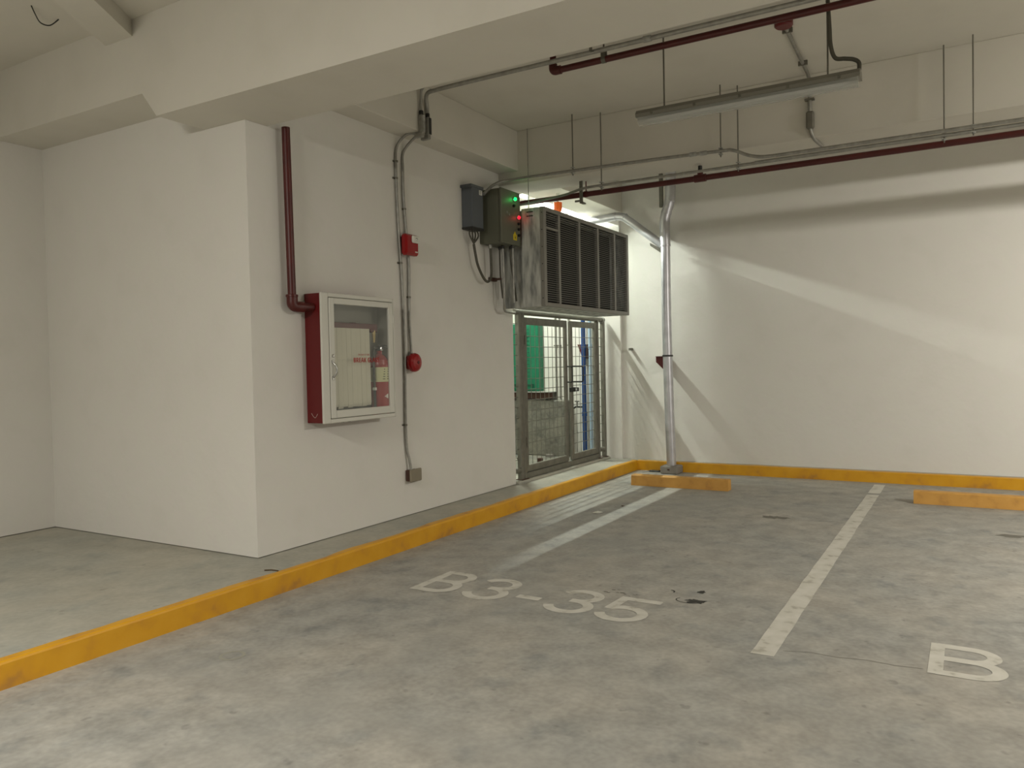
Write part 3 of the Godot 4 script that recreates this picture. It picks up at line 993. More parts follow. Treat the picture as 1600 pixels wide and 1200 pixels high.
	lathe(st, Vector3.ZERO, Vector3.UP, [Vector2(0, 0), Vector2(0.070, 0), Vector2(0.074, 0.008), Vector2(0.074, 0.40), Vector2(0.067, 0.44), Vector2(0.045, 0.47), Vector2(0.022, 0.485), Vector2(0.022, 0.51), Vector2(0, 0.51)], 28)
	build(st, "cylinder", M.red_gloss, e)
	st = mb()
	lathe(st, Vector3(0, 0.265, 0), Vector3.UP, [Vector2(0.0746, 0), Vector2(0.0746, 0.115)], 28)
	build(st, "label_band", M.label_pale, e)
	st = mb()
	for k in 5:
		for j in 2:
			var a := deg_to_rad(-5.0 + 30.0 * j)
			var dirv := Vector3(cos(a), 0, sin(a))
			var tang := Vector3(-sin(a), 0, cos(a))
			var c := dirv * 0.0752 + Vector3(0, 0.285 + 0.019 * k, 0)
			quad(st, c - tang * 0.012, c + tang * (0.010 - 0.003 * k), c + tang * (0.010 - 0.003 * k) + Vector3(0, 0.005, 0), c - tang * 0.012 + Vector3(0, 0.005, 0), dirv)
	build(st, "label_lines", M.text_dark, e)
	st = mb()
	var fx := 0.0752
	tri(st, Vector3(fx * 0.93, 0.150, 0.032), Vector3(fx, 0.172, -0.006), Vector3(fx, 0.132, -0.006), Vector3.RIGHT, Vector3.RIGHT, Vector3.RIGHT)
	build(st, "arrow_mark", M.label_white, e)
	st = mb()
	bx(st, Vector3(-0.02, 0.51, -0.02), Vector3(0.03, 0.545, 0.02), 0.004)
	bx(st, Vector3(0.0, 0.545, -0.010), Vector3(0.075, 0.556, 0.010), 0.003)
	bx(st, Vector3(0.02, 0.522, -0.010), Vector3(0.080, 0.531, 0.010), 0.003)
	build(st, "valve_head", M.gate_dark, e)
	st = mb()
	lathe(st, Vector3(0.025, 0.525, 0.012), Vector3(1, 0, 0.3), [Vector2(0, 0), Vector2(0.013, 0), Vector2(0.013, 0.012), Vector2(0, 0.014)], 12)
	build(st, "gauge", M.chrome, e)
	st = mb()
	tube(st, spline([Vector3(0, 0.53, 0.02), Vector3(0.01, 0.52, 0.075), Vector3(0.02, 0.38, 0.092), Vector3(0.02, 0.20, 0.088), Vector3(0.02, 0.06, 0.086)], 6), 0.009, 8)
	build(st, "hose", M.rubber, e)
	st = mb()
	bx(st, Vector3(0.006, 0.20, 0.078), Vector3(0.034, 0.222, 0.10), 0.002)
	build(st, "hose_clip", M.label_white, e)

func lettering(parent: Node, text: String, at: Vector3, px: float, m: Material, bold: bool) -> void:
	var f := SystemFont.new()
	f.font_names = PackedStringArray(["Droid Sans"])
	f.font_weight = 700 if bold else 400
	var tm := TextMesh.new()
	tm.text = text
	tm.font = f
	tm.font_size = 16
	tm.pixel_size = px
	tm.depth = 0.0006
	tm.material = m
	var o := MeshInstance3D.new()
	o.name = "lettering"
	o.mesh = tm
	parent.add_child(o, true)
	o.position = at
	o.rotation.y = PI / 2

func wall_devices() -> void:
	# standpipe feeding the cabinet
	var t := thing("standpipe", "dark red standpipe dropping down the wall into the hose cabinet", "pipe", Vector3(XA, 0, -3.925))
	var st := mb()
	tube(st, bend([Vector3(0.06, 3.06, 0.012), Vector3(0.06, 1.86, -0.004)], 0.05), 0.0285, 16)
	build(st, "riser", M.red_pipe, t)
	st = mb()
	tube(st, bend([Vector3(0.06, 1.895, -0.004), Vector3(0.06, 1.828, -0.004), Vector3(0.075, 1.828, -0.09)], 0.06, 8), 0.038, 16)
	build(st, "elbow", M.red_pipe, t)
	st = mb()
	tube(st, PackedVector3Array([Vector3(0.073, 1.828, -0.08), Vector3(0.086, 1.829, -0.172)]), 0.0285, 16)
	build(st, "inlet", M.red_pipe, t)
	for y in [1.895]:
		st = mb()
		lathe(st, Vector3(0.06, y, -0.003), Vector3.UP, [Vector2(0.0285, -0.005), Vector2(0.042, 0.0), Vector2(0.042, 0.014), Vector2(0.0285, 0.018)], 16)
		build(st, "collar", M.red_pipe, t)
	# two conduits down the wall
	var g := "conduits on the cabinet wall"
	var xs := XA + 0.018
	t = thing("conduit", "thin steel conduit running down the wall to the low socket box", "conduit", Vector3(0, 0, 0), g)
	st = mb()
	tube(st, spline([Vector3(-3.90 - 0.03, 3.31, -5.235), Vector3(-4.03, 3.318, -5.215), Vector3(xs - 0.004, 3.22, -5.185), Vector3(xs, 3.02, -5.165), Vector3(xs, 2.6, -5.178), Vector3(xs, 2.1, -5.21), Vector3(xs, 1.46, -5.222), Vector3(xs, 0.92, -5.212), Vector3(xs, 0.70, -5.22), Vector3(xs + 0.012, 0.60, -5.236), Vector3(xs + 0.02, 0.515, -5.245)], 6), 0.0115, 10)
	build(st, "tube", M.conduit, t)
	for q in [[2.96, -5.166], [2.26, -5.20], [0.90, -5.213], [3.10, -5.172]]:
		st = mb()
		bx(st, Vector3(XA + 0.001, q[0] - 0.008, q[1] + 0.030), Vector3(XA + 0.006, q[0] + 0.008, q[1] - 0.016), 0.001)
		lathe(st, Vector3(xs, q[0] - 0.008, q[1]), Vector3.UP, [Vector2(0.0115, 0), Vector2(0.0145, 0.001), Vector2(0.0145, 0.015), Vector2(0.0115, 0.016)], 12)
		build(st, "saddle", M.gate, t)
	t = thing("conduit", "thin steel conduit coming down from the beam into the red strobe", "conduit", Vector3(0, 0, 0), g)
	st = mb()
	tube(st, spline([Vector3(-3.90 - 0.03, 3.30, -5.30), Vector3(-4.02, 3.315, -5.315), Vector3(xs - 0.004, 3.20, -5.275), Vector3(xs, 3.05, -5.256), Vector3(xs, 2.8, -5.258), Vector3(xs, 2.485, -5.288)], 6), 0.0115, 10)
	build(st, "tube", M.conduit, t)
	var t2 := thing("conduit", "thin steel conduit from the red strobe down to the red bell", "conduit", Vector3(0, 0, 0), g)
	st = mb()
	tube(st, spline([Vector3(xs, 2.338, -5.306), Vector3(xs, 2.2, -5.309), Vector3(xs, 1.95, -5.30), Vector3(xs, 1.75, -5.298), Vector3(xs + 0.008, 1.521, -5.302)], 6), 0.0115, 10)
	build(st, "tube", M.conduit, t2)
	for q in [[2.72, -5.266], [1.98, -5.301]]:
		if q[0] < 2.3: t = t2
		st = mb()
		bx(st, Vector3(XA + 0.001, q[0] - 0.008, q[1] + 0.016), Vector3(XA + 0.006, q[0] + 0.008, q[1] - 0.030), 0.001)
		lathe(st, Vector3(xs, q[0] - 0.008, q[1]), Vector3.UP, [Vector2(0.0115, 0), Vector2(0.0145, 0.001), Vector2(0.0145, 0.015), Vector2(0.0115, 0.016)], 12)
		build(st, "saddle", M.gate, t)
	# elbow fittings on the beam corner
	for i in 2:
		var z := [-5.218, -5.305][i] as float
		t = thing("elbow_box", ["grey conduit elbow box on the beam edge, nearer one", "grey conduit elbow box on the beam edge, farther one"][i], "conduit box", Vector3(-3.90, 3.30, z), "conduit elbow boxes on the beam edge")
		st = mb()
		bx(st, Vector3(0.001, 0.005, 0.022), Vector3(0.045, 0.155, -0.022), 0.008)
		bx(st, Vector3(-0.045, -0.028, 0.018), Vector3(0.040, 0.012, -0.018), 0.006)
		build(st, "casing", M.conduit, t)
		st = mb()
		bx(st, Vector3(0.045, 0.012, 0.017), Vector3(0.049, 0.148, -0.017), 0.002)
		build(st, "cover", M.galv if i == 0 else M.gate_dark, t)
		st = mb()
		lathe(st, Vector3(0.022, 0.155, 0), Vector3.UP, [Vector2(0.018, 0), Vector2(0.018, 0.03), Vector2(0.013, 0.034)], 12)
		build(st, "gland", M.gate_dark, t)
	# strobe
	t = thing("alarm_strobe", "red fire alarm strobe with clear lens on the wall conduit", "fire alarm", Vector3(XA, 2.328, -5.165))
	st = mb()
	bx(st, Vector3(0.001, 0.012, -0.046), Vector3(0.036, 0.155, -0.172), 0.006)
	build(st, "back_box", M.red_dark, t)
	st = mb()
	bx(st, Vector3(0.036, -0.004, -0.012), Vector3(0.098, 0.172, -0.188), 0.016)
	build(st, "front_cover", M.red_gloss, t)
	st = mb()
	bx(st, Vector3(0.094, 0.100, -0.080), Vector3(0.116, 0.162, -0.180), 0.014)
	build(st, "lens", M.label_white, t)
	st = mb()
	lathe(st, Vector3(0.114, 0.132, -0.13), Vector3.RIGHT, [Vector2(0.014, 0), Vector2(0.012, 0.006), Vector2(0, 0.008)], 12)
	build(st, "flash_bulb", M.chrome, t)
	st = mb()
	bx(st, Vector3(0.098, 0.022, -0.13), Vector3(0.0995, 0.032, -0.165))
	build(st, "nameplate", M.label_white, t)
	# bell
	t = thing("alarm_bell", "round red alarm bell on the wall right of the cabinet", "fire alarm", Vector3(XA, 1.425, -5.30))
	st = mb()
	lathe(st, Vector3(0.001, 0, 0), Vector3.RIGHT, [Vector2(0, 0), Vector2(0.062, 0), Vector2(0.062, 0.035), Vector2(0.078, 0.037), Vector2(0.081, 0.045), Vector2(0.081, 0.062), Vector2(0.075, 0.078), Vector2(0.055, 0.092), Vector2(0.025, 0.099), Vector2(0, 0.10)], 28)
	build(st, "gong", M.red_gloss, t)
	st = mb()
	lathe(st, Vector3(0.098, 0, 0), Vector3.RIGHT, [Vector2(0.014, 0), Vector2(0.012, 0.008), Vector2(0, 0.01)], 10)
	build(st, "centre_bolt", M.red_dark, t)
	st = mb()
	lathe(st, Vector3(0.022, 0.070, 0), Vector3.UP, [Vector2(0.018, 0), Vector2(0.018, 0.022), Vector2(0.012, 0.026)], 12)
	build(st, "gland", M.conduit, t)
	# low socket box
	t = thing("socket_box", "small beige surface socket box low on the wall", "socket", Vector3(XA, 0.415, -5.215))
	st = mb()
	bx(st, Vector3(0.001, 0.006, 0.0), Vector3(0.042, 0.10, -0.118), 0.004)
	build(st, "back_box", M.rust, t)
	st = mb()
	bx(st, Vector3(0.042, -0.002, 0.006), Vector3(0.060, 0.107, -0.155), 0.010)
	build(st, "cover", M.socket, t)

func control_boxes() -> void:
	# slim grey box
	var t := thing("terminal_box", "slim blue-grey steel terminal box on the wall beside the control panel", "electrical box", Vector3(XA, 2.685, -6.155))
	var st := mb()
	bx(st, Vector3(0.001, 0.0, 0.0), Vector3(0.122, 0.40, -0.19), 0.005)
	build(st, "casing", M.grey_box, t)
	st = mb()
	bx(st, Vector3(0.001, 0.372, 0.022), Vector3(0.128, 0.40, -0.196), 0.004)
	build(st, "top_flange", M.grey_box, t)
	st = mb()
	bx(st, Vector3(0.001, -0.014, 0.006), Vector3(0.126, 0.006, -0.194), 0.003)
	build(st, "bottom_flange", M.gate_dark, t)
	st = mb()
	bx(st, Vector3(0.122, 0.318, -0.120), Vector3(0.1232, 0.362, -0.172))
	build(st, "sticker", M.label_white, t)
	st = mb()
	for k in 3:
		bx(st, Vector3(0.1232, 0.326 + 0.012 * k, -0.128), Vector3(0.1236, 0.330 + 0.012 * k, -0.150 - 0.006 * k))
	build(st, "sticker_print", M.text_dark, t)
	# control panel
	t = thing("control_panel", "olive grey control panel with green and red lamps beside the louvre", "control panel", Vector3(XA, 2.57, -6.46))
	st = mb()
	bx(st, Vector3(0.001, 0.0, 0.0), Vector3(0.225, 0.52, -0.362), 0.006)
	build(st, "casing", M.panel, t)
	st = mb()
	bx(st, Vector3(0.229, -0.004, 0.004), Vector3(0.255, 0.524, -0.366), 0.006)
	var door := build(st, "door", M.panel, t)
	st = mb()
	bx(st, Vector3(0.222, 0.006, -0.006), Vector3(0.230, 0.514, -0.356))
	build(st, "door_gasket", M.black, t)
	var lamps := [[0.447, -0.245, "lamp_green"], [0.276, -0.312, "lamp_red"]]
	for q in lamps:
		st = mb()
		lathe(st, Vector3(0.255, q[0], q[1]), Vector3.RIGHT, [Vector2(0.023, 0), Vector2(0.023, 0.008), Vector2(0.018, 0.010)], 18)
		build(st, "lamp_bezel", M.chrome, door)
		st = mb()
		lathe(st, Vector3(0.256, q[0], q[1]), Vector3.RIGHT, [Vector2(0.018, 0), Vector2(0.018, 0.014), Vector2(0.013, 0.024), Vector2(0.0, 0.028)], 18)
		var lens := build(st, "indicator_lamp", M[q[2]], door)
		lens.set_meta("label", "green glowing indicator lamp" if q[2] == "lamp_green" else "red glowing indicator lamp")
		var l := OmniLight3D.new()
		l.name = "indicator_light"
		l.light_color = Color(0.08, 1.0, 0.4) if q[2] == "lamp_green" else Color(1.0, 0.1, 0.18)
		l.light_energy = 0.0016 if q[2] == "lamp_green" else 0.0008
		l.light_size = 0.015
		l.omni_range = 20.0
		l.omni_attenuation = 2.0
		l.shadow_enabled = true
		door.add_child(l, true)
		l.position = Vector3(0.30, q[0], q[1])
	for q in [[0.379, -0.225], [0.216, -0.316], [0.160, -0.316], [0.100, -0.316]]:
		st = mb()
		lathe(st, Vector3(0.255, q[0], q[1]), Vector3.RIGHT, [Vector2(0.014, 0), Vector2(0.014, 0.016), Vector2(0.011, 0.020), Vector2(0, 0.020)], 14)
		build(st, "push_button", M.black, door)
	for q in [[0.300, -0.105], [0.285, -0.145]]:
		st = mb()
		lathe(st, Vector3(0.255, q[0], q[1]), Vector3.RIGHT, [Vector2(0.013, 0), Vector2(0.013, 0.003), Vector2(0, 0.004)], 12)
		build(st, "door_lock", M.chrome, door)
	st = mb()
	bx(st, Vector3(0.255, 0.045, -0.215), Vector3(0.256, 0.100, -0.285))
	tri(st, Vector3(0.2556, 0.100, -0.225), Vector3(0.2556, 0.100, -0.275), Vector3(0.2556, 0.135, -0.25), Vector3.RIGHT, Vector3.RIGHT, Vector3.RIGHT)
	build(st, "warning_sticker", M.warn_yellow, door)
	st = mb()
	for q in [[Vector2(0.090, -0.240), Vector2(0.090, -0.252), Vector2(0.068, -0.262)], [Vector2(0.076, -0.242), Vector2(0.076, -0.264), Vector2(0.054, -0.248)]]:
		tri(st, Vector3(0.2566, q[0].x, q[0].y), Vector3(0.2566, q[1].x, q[1].y), Vector3(0.2566, q[2].x, q[2].y), Vector3.RIGHT, Vector3.RIGHT, Vector3.RIGHT)
	build(st, "warning_print", M.text_dark, door)
	# flexible conduit between the two boxes
	t = thing("flexible_conduit", "dark flexible conduit looping from the terminal box to the control panel", "conduit", Vector3.ZERO)
	st = mb()
	tube(st, spline([Vector3(-4.06, 2.54, -6.245), Vector3(-4.055, 2.44, -6.265), Vector3(-4.05, 2.34, -6.295), Vector3(-4.05, 2.235, -6.385), Vector3(-4.05, 2.20, -6.465), Vector3(-4.05, 2.26, -6.530), Vector3(-4.05, 2.40, -6.535), Vector3(-4.05, 2.568, -6.525)], 6), 0.013, 10)
	build(st, "sleeve", M.flex, t)
	for z in [-6.185, -6.225, -6.265, -6.305]:
		st = mb()
		tube(st, spline([Vector3(-4.06, 2.675, z), Vector3(-4.055, 2.62, z + (z + 6.245) * 0.25), Vector3(-4.06, 2.545, -6.245)], 6), 0.008, 8)
		build(st, "pigtail", M.flex, t)
	for y in [2.548]:
		st = mb()
		lathe(st, Vector3(-4.05, y, -6.525), Vector3.UP, [Vector2(0.013, -0.02), Vector2(0.018, -0.018), Vector2(0.018, 0.018)], 12)
		build(st, "gland", M.conduit, t)
	# drops under the control panel
	var drops := [
		["grey conduit dropping from the control panel and bending along the gate top", [Vector3(-3.99, 2.566, -6.66), Vector3(-3.99, 2.30, -6.67), Vector3(-3.99, 2.12, -6.672), Vector3(-4.0, 2.0, -6.685), Vector3(-4.03, 1.935, -6.74), Vector3(-4.08, 1.925, -6.90), Vector3(-4.095, 1.925, -7.06)], 0.012, "conduit"],
		["dark cable hanging behind the grey conduit under the control panel", [Vector3(-4.05, 2.566, -6.70), Vector3(-4.05, 2.30, -6.705), Vector3(-4.055, 2.13, -6.74), Vector3(-4.065, 2.06, -6.77)], 0.009, "flex"],
		["dark cable slanting down from the right half of the control panel", [Vector3(-3.95, 2.566, -6.745), Vector3(-3.95, 2.42, -6.748), Vector3(-3.93, 2.25, -6.752), Vector3(-3.91, 2.12, -6.755), Vector3(-3.90, 2.02, -6.757)], 0.009, "flex"],
		["straight thin conduit at the right end under the control panel", [Vector3(-3.90, 2.566, -6.70), Vector3(-3.90, 2.3, -6.705), Vector3(-3.90, 2.0, -6.71)], 0.010, "conduit"]]
	for d in drops:
		t = thing("drop_cable", d[0], "cable", Vector3.ZERO, "drops under the control panel")
		st = mb()
		tube(st, spline(d[1], 6), d[2], 10)
		build(st, "sleeve", M[d[3]], t)
		st = mb()
		lathe(st, (d[1][0] as Vector3) + Vector3(0, -0.03, 0), Vector3.UP, [Vector2(d[2], 0), Vector2(d[2] + 0.005, 0.002), Vector2(d[2] + 0.005, 0.03)], 12)
		build(st, "gland", M.gate_dark, t)
	t = thing("strut_clamp", "short dark strut clamp on the wall under the control panel", "clamp", Vector3(XA, 2.225, -6.60))
	st = mb()
	bx(st, Vector3(0.001, 0.0, 0.0), Vector3(0.035, 0.035, -0.12), 0.003)
	bx(st, Vector3(0.035, 0.004, -0.03), Vector3(0.125, 0.024, -0.06), 0.003)
	build(st, "channel", M.rust, t)

func sprinkler_pipes() -> void:
	# upper
	var t := thing("sprinkler_pipe", "dark red sprinkler pipe under the ceiling, upper run with elbow", "pipe", Vector3(0, 3.595, -5.31), "red sprinkler pipes")
	var st := mb()
	tube(st, PackedVector3Array([Vector3(-2.66, 0, 0), Vector3(21.9, 0, 0)]), 0.024, 16)
	build(st, "run", M.red_pipe, t)
	st = mb()
	tube(st, bend([Vector3(-2.64, 0, 0), Vector3(-2.705, 0, 0), Vector3(-2.705, 0.05, 0)], 0.045, 8), 0.032, 16)
	build(st, "elbow", M.red_pipe, t)
	st = mb()
	tube(st, PackedVector3Array([Vector3(-2.705, 0.04, 0), Vector3(-2.705, 0.123, 0)]), 0.024, 16)
	build(st, "riser", M.red_pipe, t)
	for x in [-2.29, 1.8, 5.5]:
		st = mb()
		lathe(st, Vector3(x - 0.016, 0, 0), Vector3.RIGHT, [Vector2(0.024, 0), Vector2(0.027, 0.001), Vector2(0.027, 0.031), Vector2(0.024, 0.032)], 16)
		tube(st, PackedVector3Array([Vector3(x, 0.024, 0), Vector3(x, 0.124, 0)]), 0.006, 6)
		bx(st, Vector3(x - 0.022, 0.022, -0.012), Vector3(x + 0.022, 0.06, 0.012), 0.003)
		build(st, "clevis_hanger", M.gate, t)
	# lower
	t = thing("sprinkler_pipe", "dark red sprinkler pipe below the cross beam, lower run past the louvre", "pipe", Vector3(0, 3.070, -7.15), "red sprinkler pipes")
	st = mb()
	tube(st, PackedVector3Array([Vector3(-6.9, 0, 0), Vector3(21.9, 0.012, 0)]), 0.027, 16)
	build(st, "run", M.red_pipe, t)
	st = mb()
	lathe(st, Vector3(-2.20, 0.002, 0), Vector3.RIGHT, [Vector2(0.027, 0), Vector2(0.036, 0.003), Vector2(0.036, 0.11), Vector2(0.027, 0.113)], 16)
	lathe(st, Vector3(-2.144, 0.02, 0), Vector3.UP, [Vector2(0.026, 0), Vector2(0.026, 0.035), Vector2(0.018, 0.037)], 14)
	build(st, "tee", M.red_pipe, t)
	st = mb()
	lathe(st, Vector3(-2.144, 0.055, 0), Vector3.UP, [Vector2(0.012, 0), Vector2(0.012, 0.02), Vector2(0.020, 0.022), Vector2(0.020, 0.06), Vector2(0, 0.061)], 12)
	build(st, "sprinkler_head", M.gate_dark, t)
	for x in [-3.30, 1.2, 5.0]:
		st = mb()
		lathe(st, Vector3(x - 0.016, 0.002, 0), Vector3.RIGHT, [Vector2(0.027, 0), Vector2(0.031, 0.001), Vector2(0.031, 0.031), Vector2(0.027, 0.032)], 16)
		tube(st, PackedVector3Array([Vector3(x, 0.027, 0), Vector3(x, 0.131, 0)]), 0.006, 6)
		build(st, "clevis_hanger", M.red_dark, t)

func rod(label: String, x: float, z: float, y: float) -> void:
	var t := thing("hanger_rod", label, "hanger rod", Vector3(x, y, z), "threaded hanger rods")
	var st := mb()
	tube(st, PackedVector3Array([Vector3(0, -0.05, 0), Vector3(0, CEIL - y, 0)]), 0.0055, 6)
	build(st, "threaded_rod", M.gate, t)
	st = mb()
	bx(st, Vector3(-0.016, -0.028, -0.022), Vector3(0.016, -0.022, 0.022), 0.001)
	lathe(st, Vector3(0, -0.036, 0), Vector3.UP, [Vector2(0.012, 0), Vector2(0.012, 0.008)], 6)
	bx(st, Vector3(-0.016, 0.020, -0.02), Vector3(0.016, 0.026, 0.02), 0.001)
	build(st, "nut_plate", M.galv, t)

func run(label: String, pts: PackedVector3Array, r: float, couplings: Array, group: String) -> Node3D:
	var t := thing("ceiling_conduit", label, "conduit", Vector3.ZERO, group)
	var st := mb()
	tube(st, pts, r, 12)
	build(st, "tube", M.conduit, t)
	for c in couplings:
		st = mb()
		lathe(st, (c as Vector3) - Vector3(0.03, 0, 0), Vector3.RIGHT, [Vector2(r, 0), Vector2(r + 0.005, 0.002), Vector2(r + 0.005, 0.058), Vector2(r, 0.06)], 12)
		build(st, "coupling", M.galv, t)
	return t

func ceiling_conduits() -> void:
	var g := "conduits hung under the ceiling"
	# pair from the beam boxes along the ceiling
	run("steel conduit rising from the beam boxes and running right, higher one", spline([Vector3(-3.878, 3.47, -5.218), Vector3(-3.878, 3.56, -5.215), Vector3(-3.85, 3.655, -5.20), Vector3(-3.74, 3.685, -5.19), Vector3(-3.5, 3.70, -5.19)], 8) + PackedVector3Array([Vector3(21.9, 3.70, -5.19)]), 0.011, [], g)
	run("steel conduit rising from the beam boxes and running right, lower one", spline([Vector3(-3.878, 3.47, -5.305), Vector3(-3.878, 3.54, -5.30), Vector3(-3.83, 3.62, -5.24), Vector3(-3.70, 3.625, -5.215), Vector3(-3.4, 3.626, -5.21)], 8) + PackedVector3Array([Vector3(-1.0, 3.624, -5.21), Vector3(21.9, 3.62, -5.21)]), 0.017, [Vector3(-1.92, 3.625, -5.21), Vector3(1.6, 3.623, -5.21)], g)
	for q in [[-2.33, 3.655, "near the red elbow"], [-0.9, 3.655, "above the unlit batten"]]:
		var t := thing("conduit_strap", "small steel strap holding the upper conduits " + q[2], "strap", Vector3(q[0], q[1], -5.2), "straps of the upper conduits")
		var st := mb()
		bx(st, Vector3(-0.012, -0.036, 0.012), Vector3(0.012, -0.032, -0.030), 0.001)
		bx(st, Vector3(-0.012, -0.036, 0.030), Vector3(0.012, 0.065, 0.034), 0.001)
		bx(st, Vector3(-0.012, -0.036, 0.010), Vector3(0.012, -0.032, 0.034), 0.001)
		build(st, "band", M.gate, t)
	# hung pair in front of the cross beam
	run("steel conduit curving out of the terminal box and running right under the beam", spline([Vector3(-4.0, 3.02, -6.345), Vector3(-4.0, 3.06, -6.40), Vector3(-3.99, 3.13, -6.50), Vector3(-3.96, 3.18, -6.60), Vector3(-3.86, 3.198, -6.66), Vector3(-3.6, 3.2, -6.67), Vector3(-2.6, 3.185, -6.67), Vector3(-1.85, 3.165, -6.67), Vector3(-1.72, 3.155, -6.67), Vector3(-1.58, 3.09, -6.67), Vector3(-1.45, 3.062, -6.67), Vector3(-1.2, 3.058, -6.67)], 8) + PackedVector3Array([Vector3(21.9, 3.03, -6.67)]), 0.0145, [Vector3(-2.06, 3.172, -6.67), Vector3(-1.97, 3.169, -6.67)], g)
	run("steel conduit running just above the lower red pipe", bend([Vector3(-4.05, 3.02, -7.02), Vector3(-3.40, 3.035, -6.90), Vector3(-3.16, 3.045, -6.77), Vector3(21.9, 3.032, -6.77)], 0.1), 0.0125, [], g)
	run("third steel conduit joining the hung pair at the right", bend([Vector3(-1.55, 3.040, -6.72), Vector3(21.9, 3.026, -6.72)], 0.1), 0.0105, [], g)
	var near_far := ["left of the louvre lamp, front one", "behind the dark batten, front one", "at the right edge, front one"]
	var i := 0
	for x in [-3.21, -1.82, 0.024]:
		rod("thin rod holding the hung conduit " + near_far[i], x, -6.67, [3.2, 3.163, 3.043][i])
		i += 1
	i = 0
	for x in [-2.965, -1.70, -0.165]:
		rod("thin rod holding the hung conduit " + near_far[i].replace("front", "rear"), x, -6.77, [3.05, 3.047, 3.043][i])
		i += 1
	# junction box where the lower conduit turns into the opening
	var t := thing("strut_bracket", "small dark bracket holding the red pipe beside the louvre top", "bracket", Vector3(-3.335, 2.985, -7.15))
	var st := mb()
	bx(st, Vector3(-0.018, 0.0, 0.048), Vector3(0.018, 0.215, 0.036), 0.003)
	bx(st, Vector3(-0.018, -0.005, 0.048), Vector3(0.018, 0.010, -0.030), 0.003)
	bx(st, Vector3(-0.07, 0.010, 0.048), Vector3(-0.018, 0.030, 0.036), 0.003)
	build(st, "clip", M.gate, t)
	# detector base and its conduit over the ceiling and down the beam
	t = thing("detector_box", "round reddish junction box on the ceiling behind the red pipe", "junction box", Vector3(-1.10, CEIL, -5.66))
	st = mb()
	lathe(st, Vector3(0, -0.001, 0), Vector3.DOWN, [Vector2(0, 0), Vector2(0.062, 0), Vector2(0.062, 0.035), Vector2(0.052, 0.045), Vector2(0, 0.045)], 20)
	build(st, "casing", M.red_paint, t)
	t = thing("detector_conduit", "grey conduit across the ceiling and down the cross beam face", "conduit", Vector3.ZERO)
	st = mb()
	tube(st, bend([Vector3(-1.10, 3.70, -5.72), Vector3(-1.13, 3.70, -6.74), Vector3(-1.13, 3.68, -6.82), Vector3(-1.125, 3.25, -6.82), Vector3(-1.10, 3.19, -6.86), Vector3(-1.07, 3.175, -7.06)], 0.06), 0.0145, 10)
	build(st, "tube", M.conduit, t)
	st = mb()
	bx(st, Vector3(-1.155, 3.27, -6.838), Vector3(-1.095, 3.41, -6.795), 0.01)
	build(st, "inspection_body", M.gate, t)
	for q in [Vector3(-1.102, 3.70, -5.80), Vector3(-1.122, 3.70, -6.50)]:
		st = mb()
		bx(st, q + Vector3(-0.035, -0.016, -0.008), q + Vector3(0.035, 0.019, 0.008), 0.002)
		build(st, "saddle", M.gate, t)
	st = mb()
	bx(st, Vector3(-1.165, 3.50, -6.839), Vector3(-1.09, 3.516, -6.80), 0.002)
	build(st, "saddle", M.gate, t)

func hung_fixture() -> void:
	var at := Vector3(-1.326, 3.145, -5.4)
	var t := thing("fluorescent_batten", "unlit grey fluorescent batten hanging on two rods under the ceiling", "ceiling light", at)
	batten_parts(t, 1.48, M.tube_off)
	for x in [-0.545, 0.545]:
		var st := mb()
		tube(st, PackedVector3Array([Vector3(x, 0.05, 0), Vector3(x, CEIL - at.y, 0)]), 0.006, 6)
		build(st, "hanger_rod", M.gate, t)
		st = mb()
		bx(st, Vector3(x - 0.02, 0.05, -0.02), Vector3(x + 0.02, 0.058, 0.02), 0.002)
		build(st, "rod_bracket", M.gate, t)
	t = thing("flexible_conduit", "grey flexible conduit bending down into the unlit batten end", "conduit", Vector3.ZERO)
	var st := mb()
	tube(st, spline([Vector3(-0.772, 3.66, -5.36), Vector3(-0.765, 3.50, -5.375), Vector3(-0.760, 3.38, -5.385), Vector3(-0.735, 3.30, -5.39), Vector3(-0.68, 3.285, -5.395), Vector3(-0.63, 3.272, -5.4), Vector3(-0.598, 3.245, -5.4), Vector3(-0.597, 3.197, -5.4)], 6), 0.013, 10)
	build(st, "sleeve", M.flex, t)

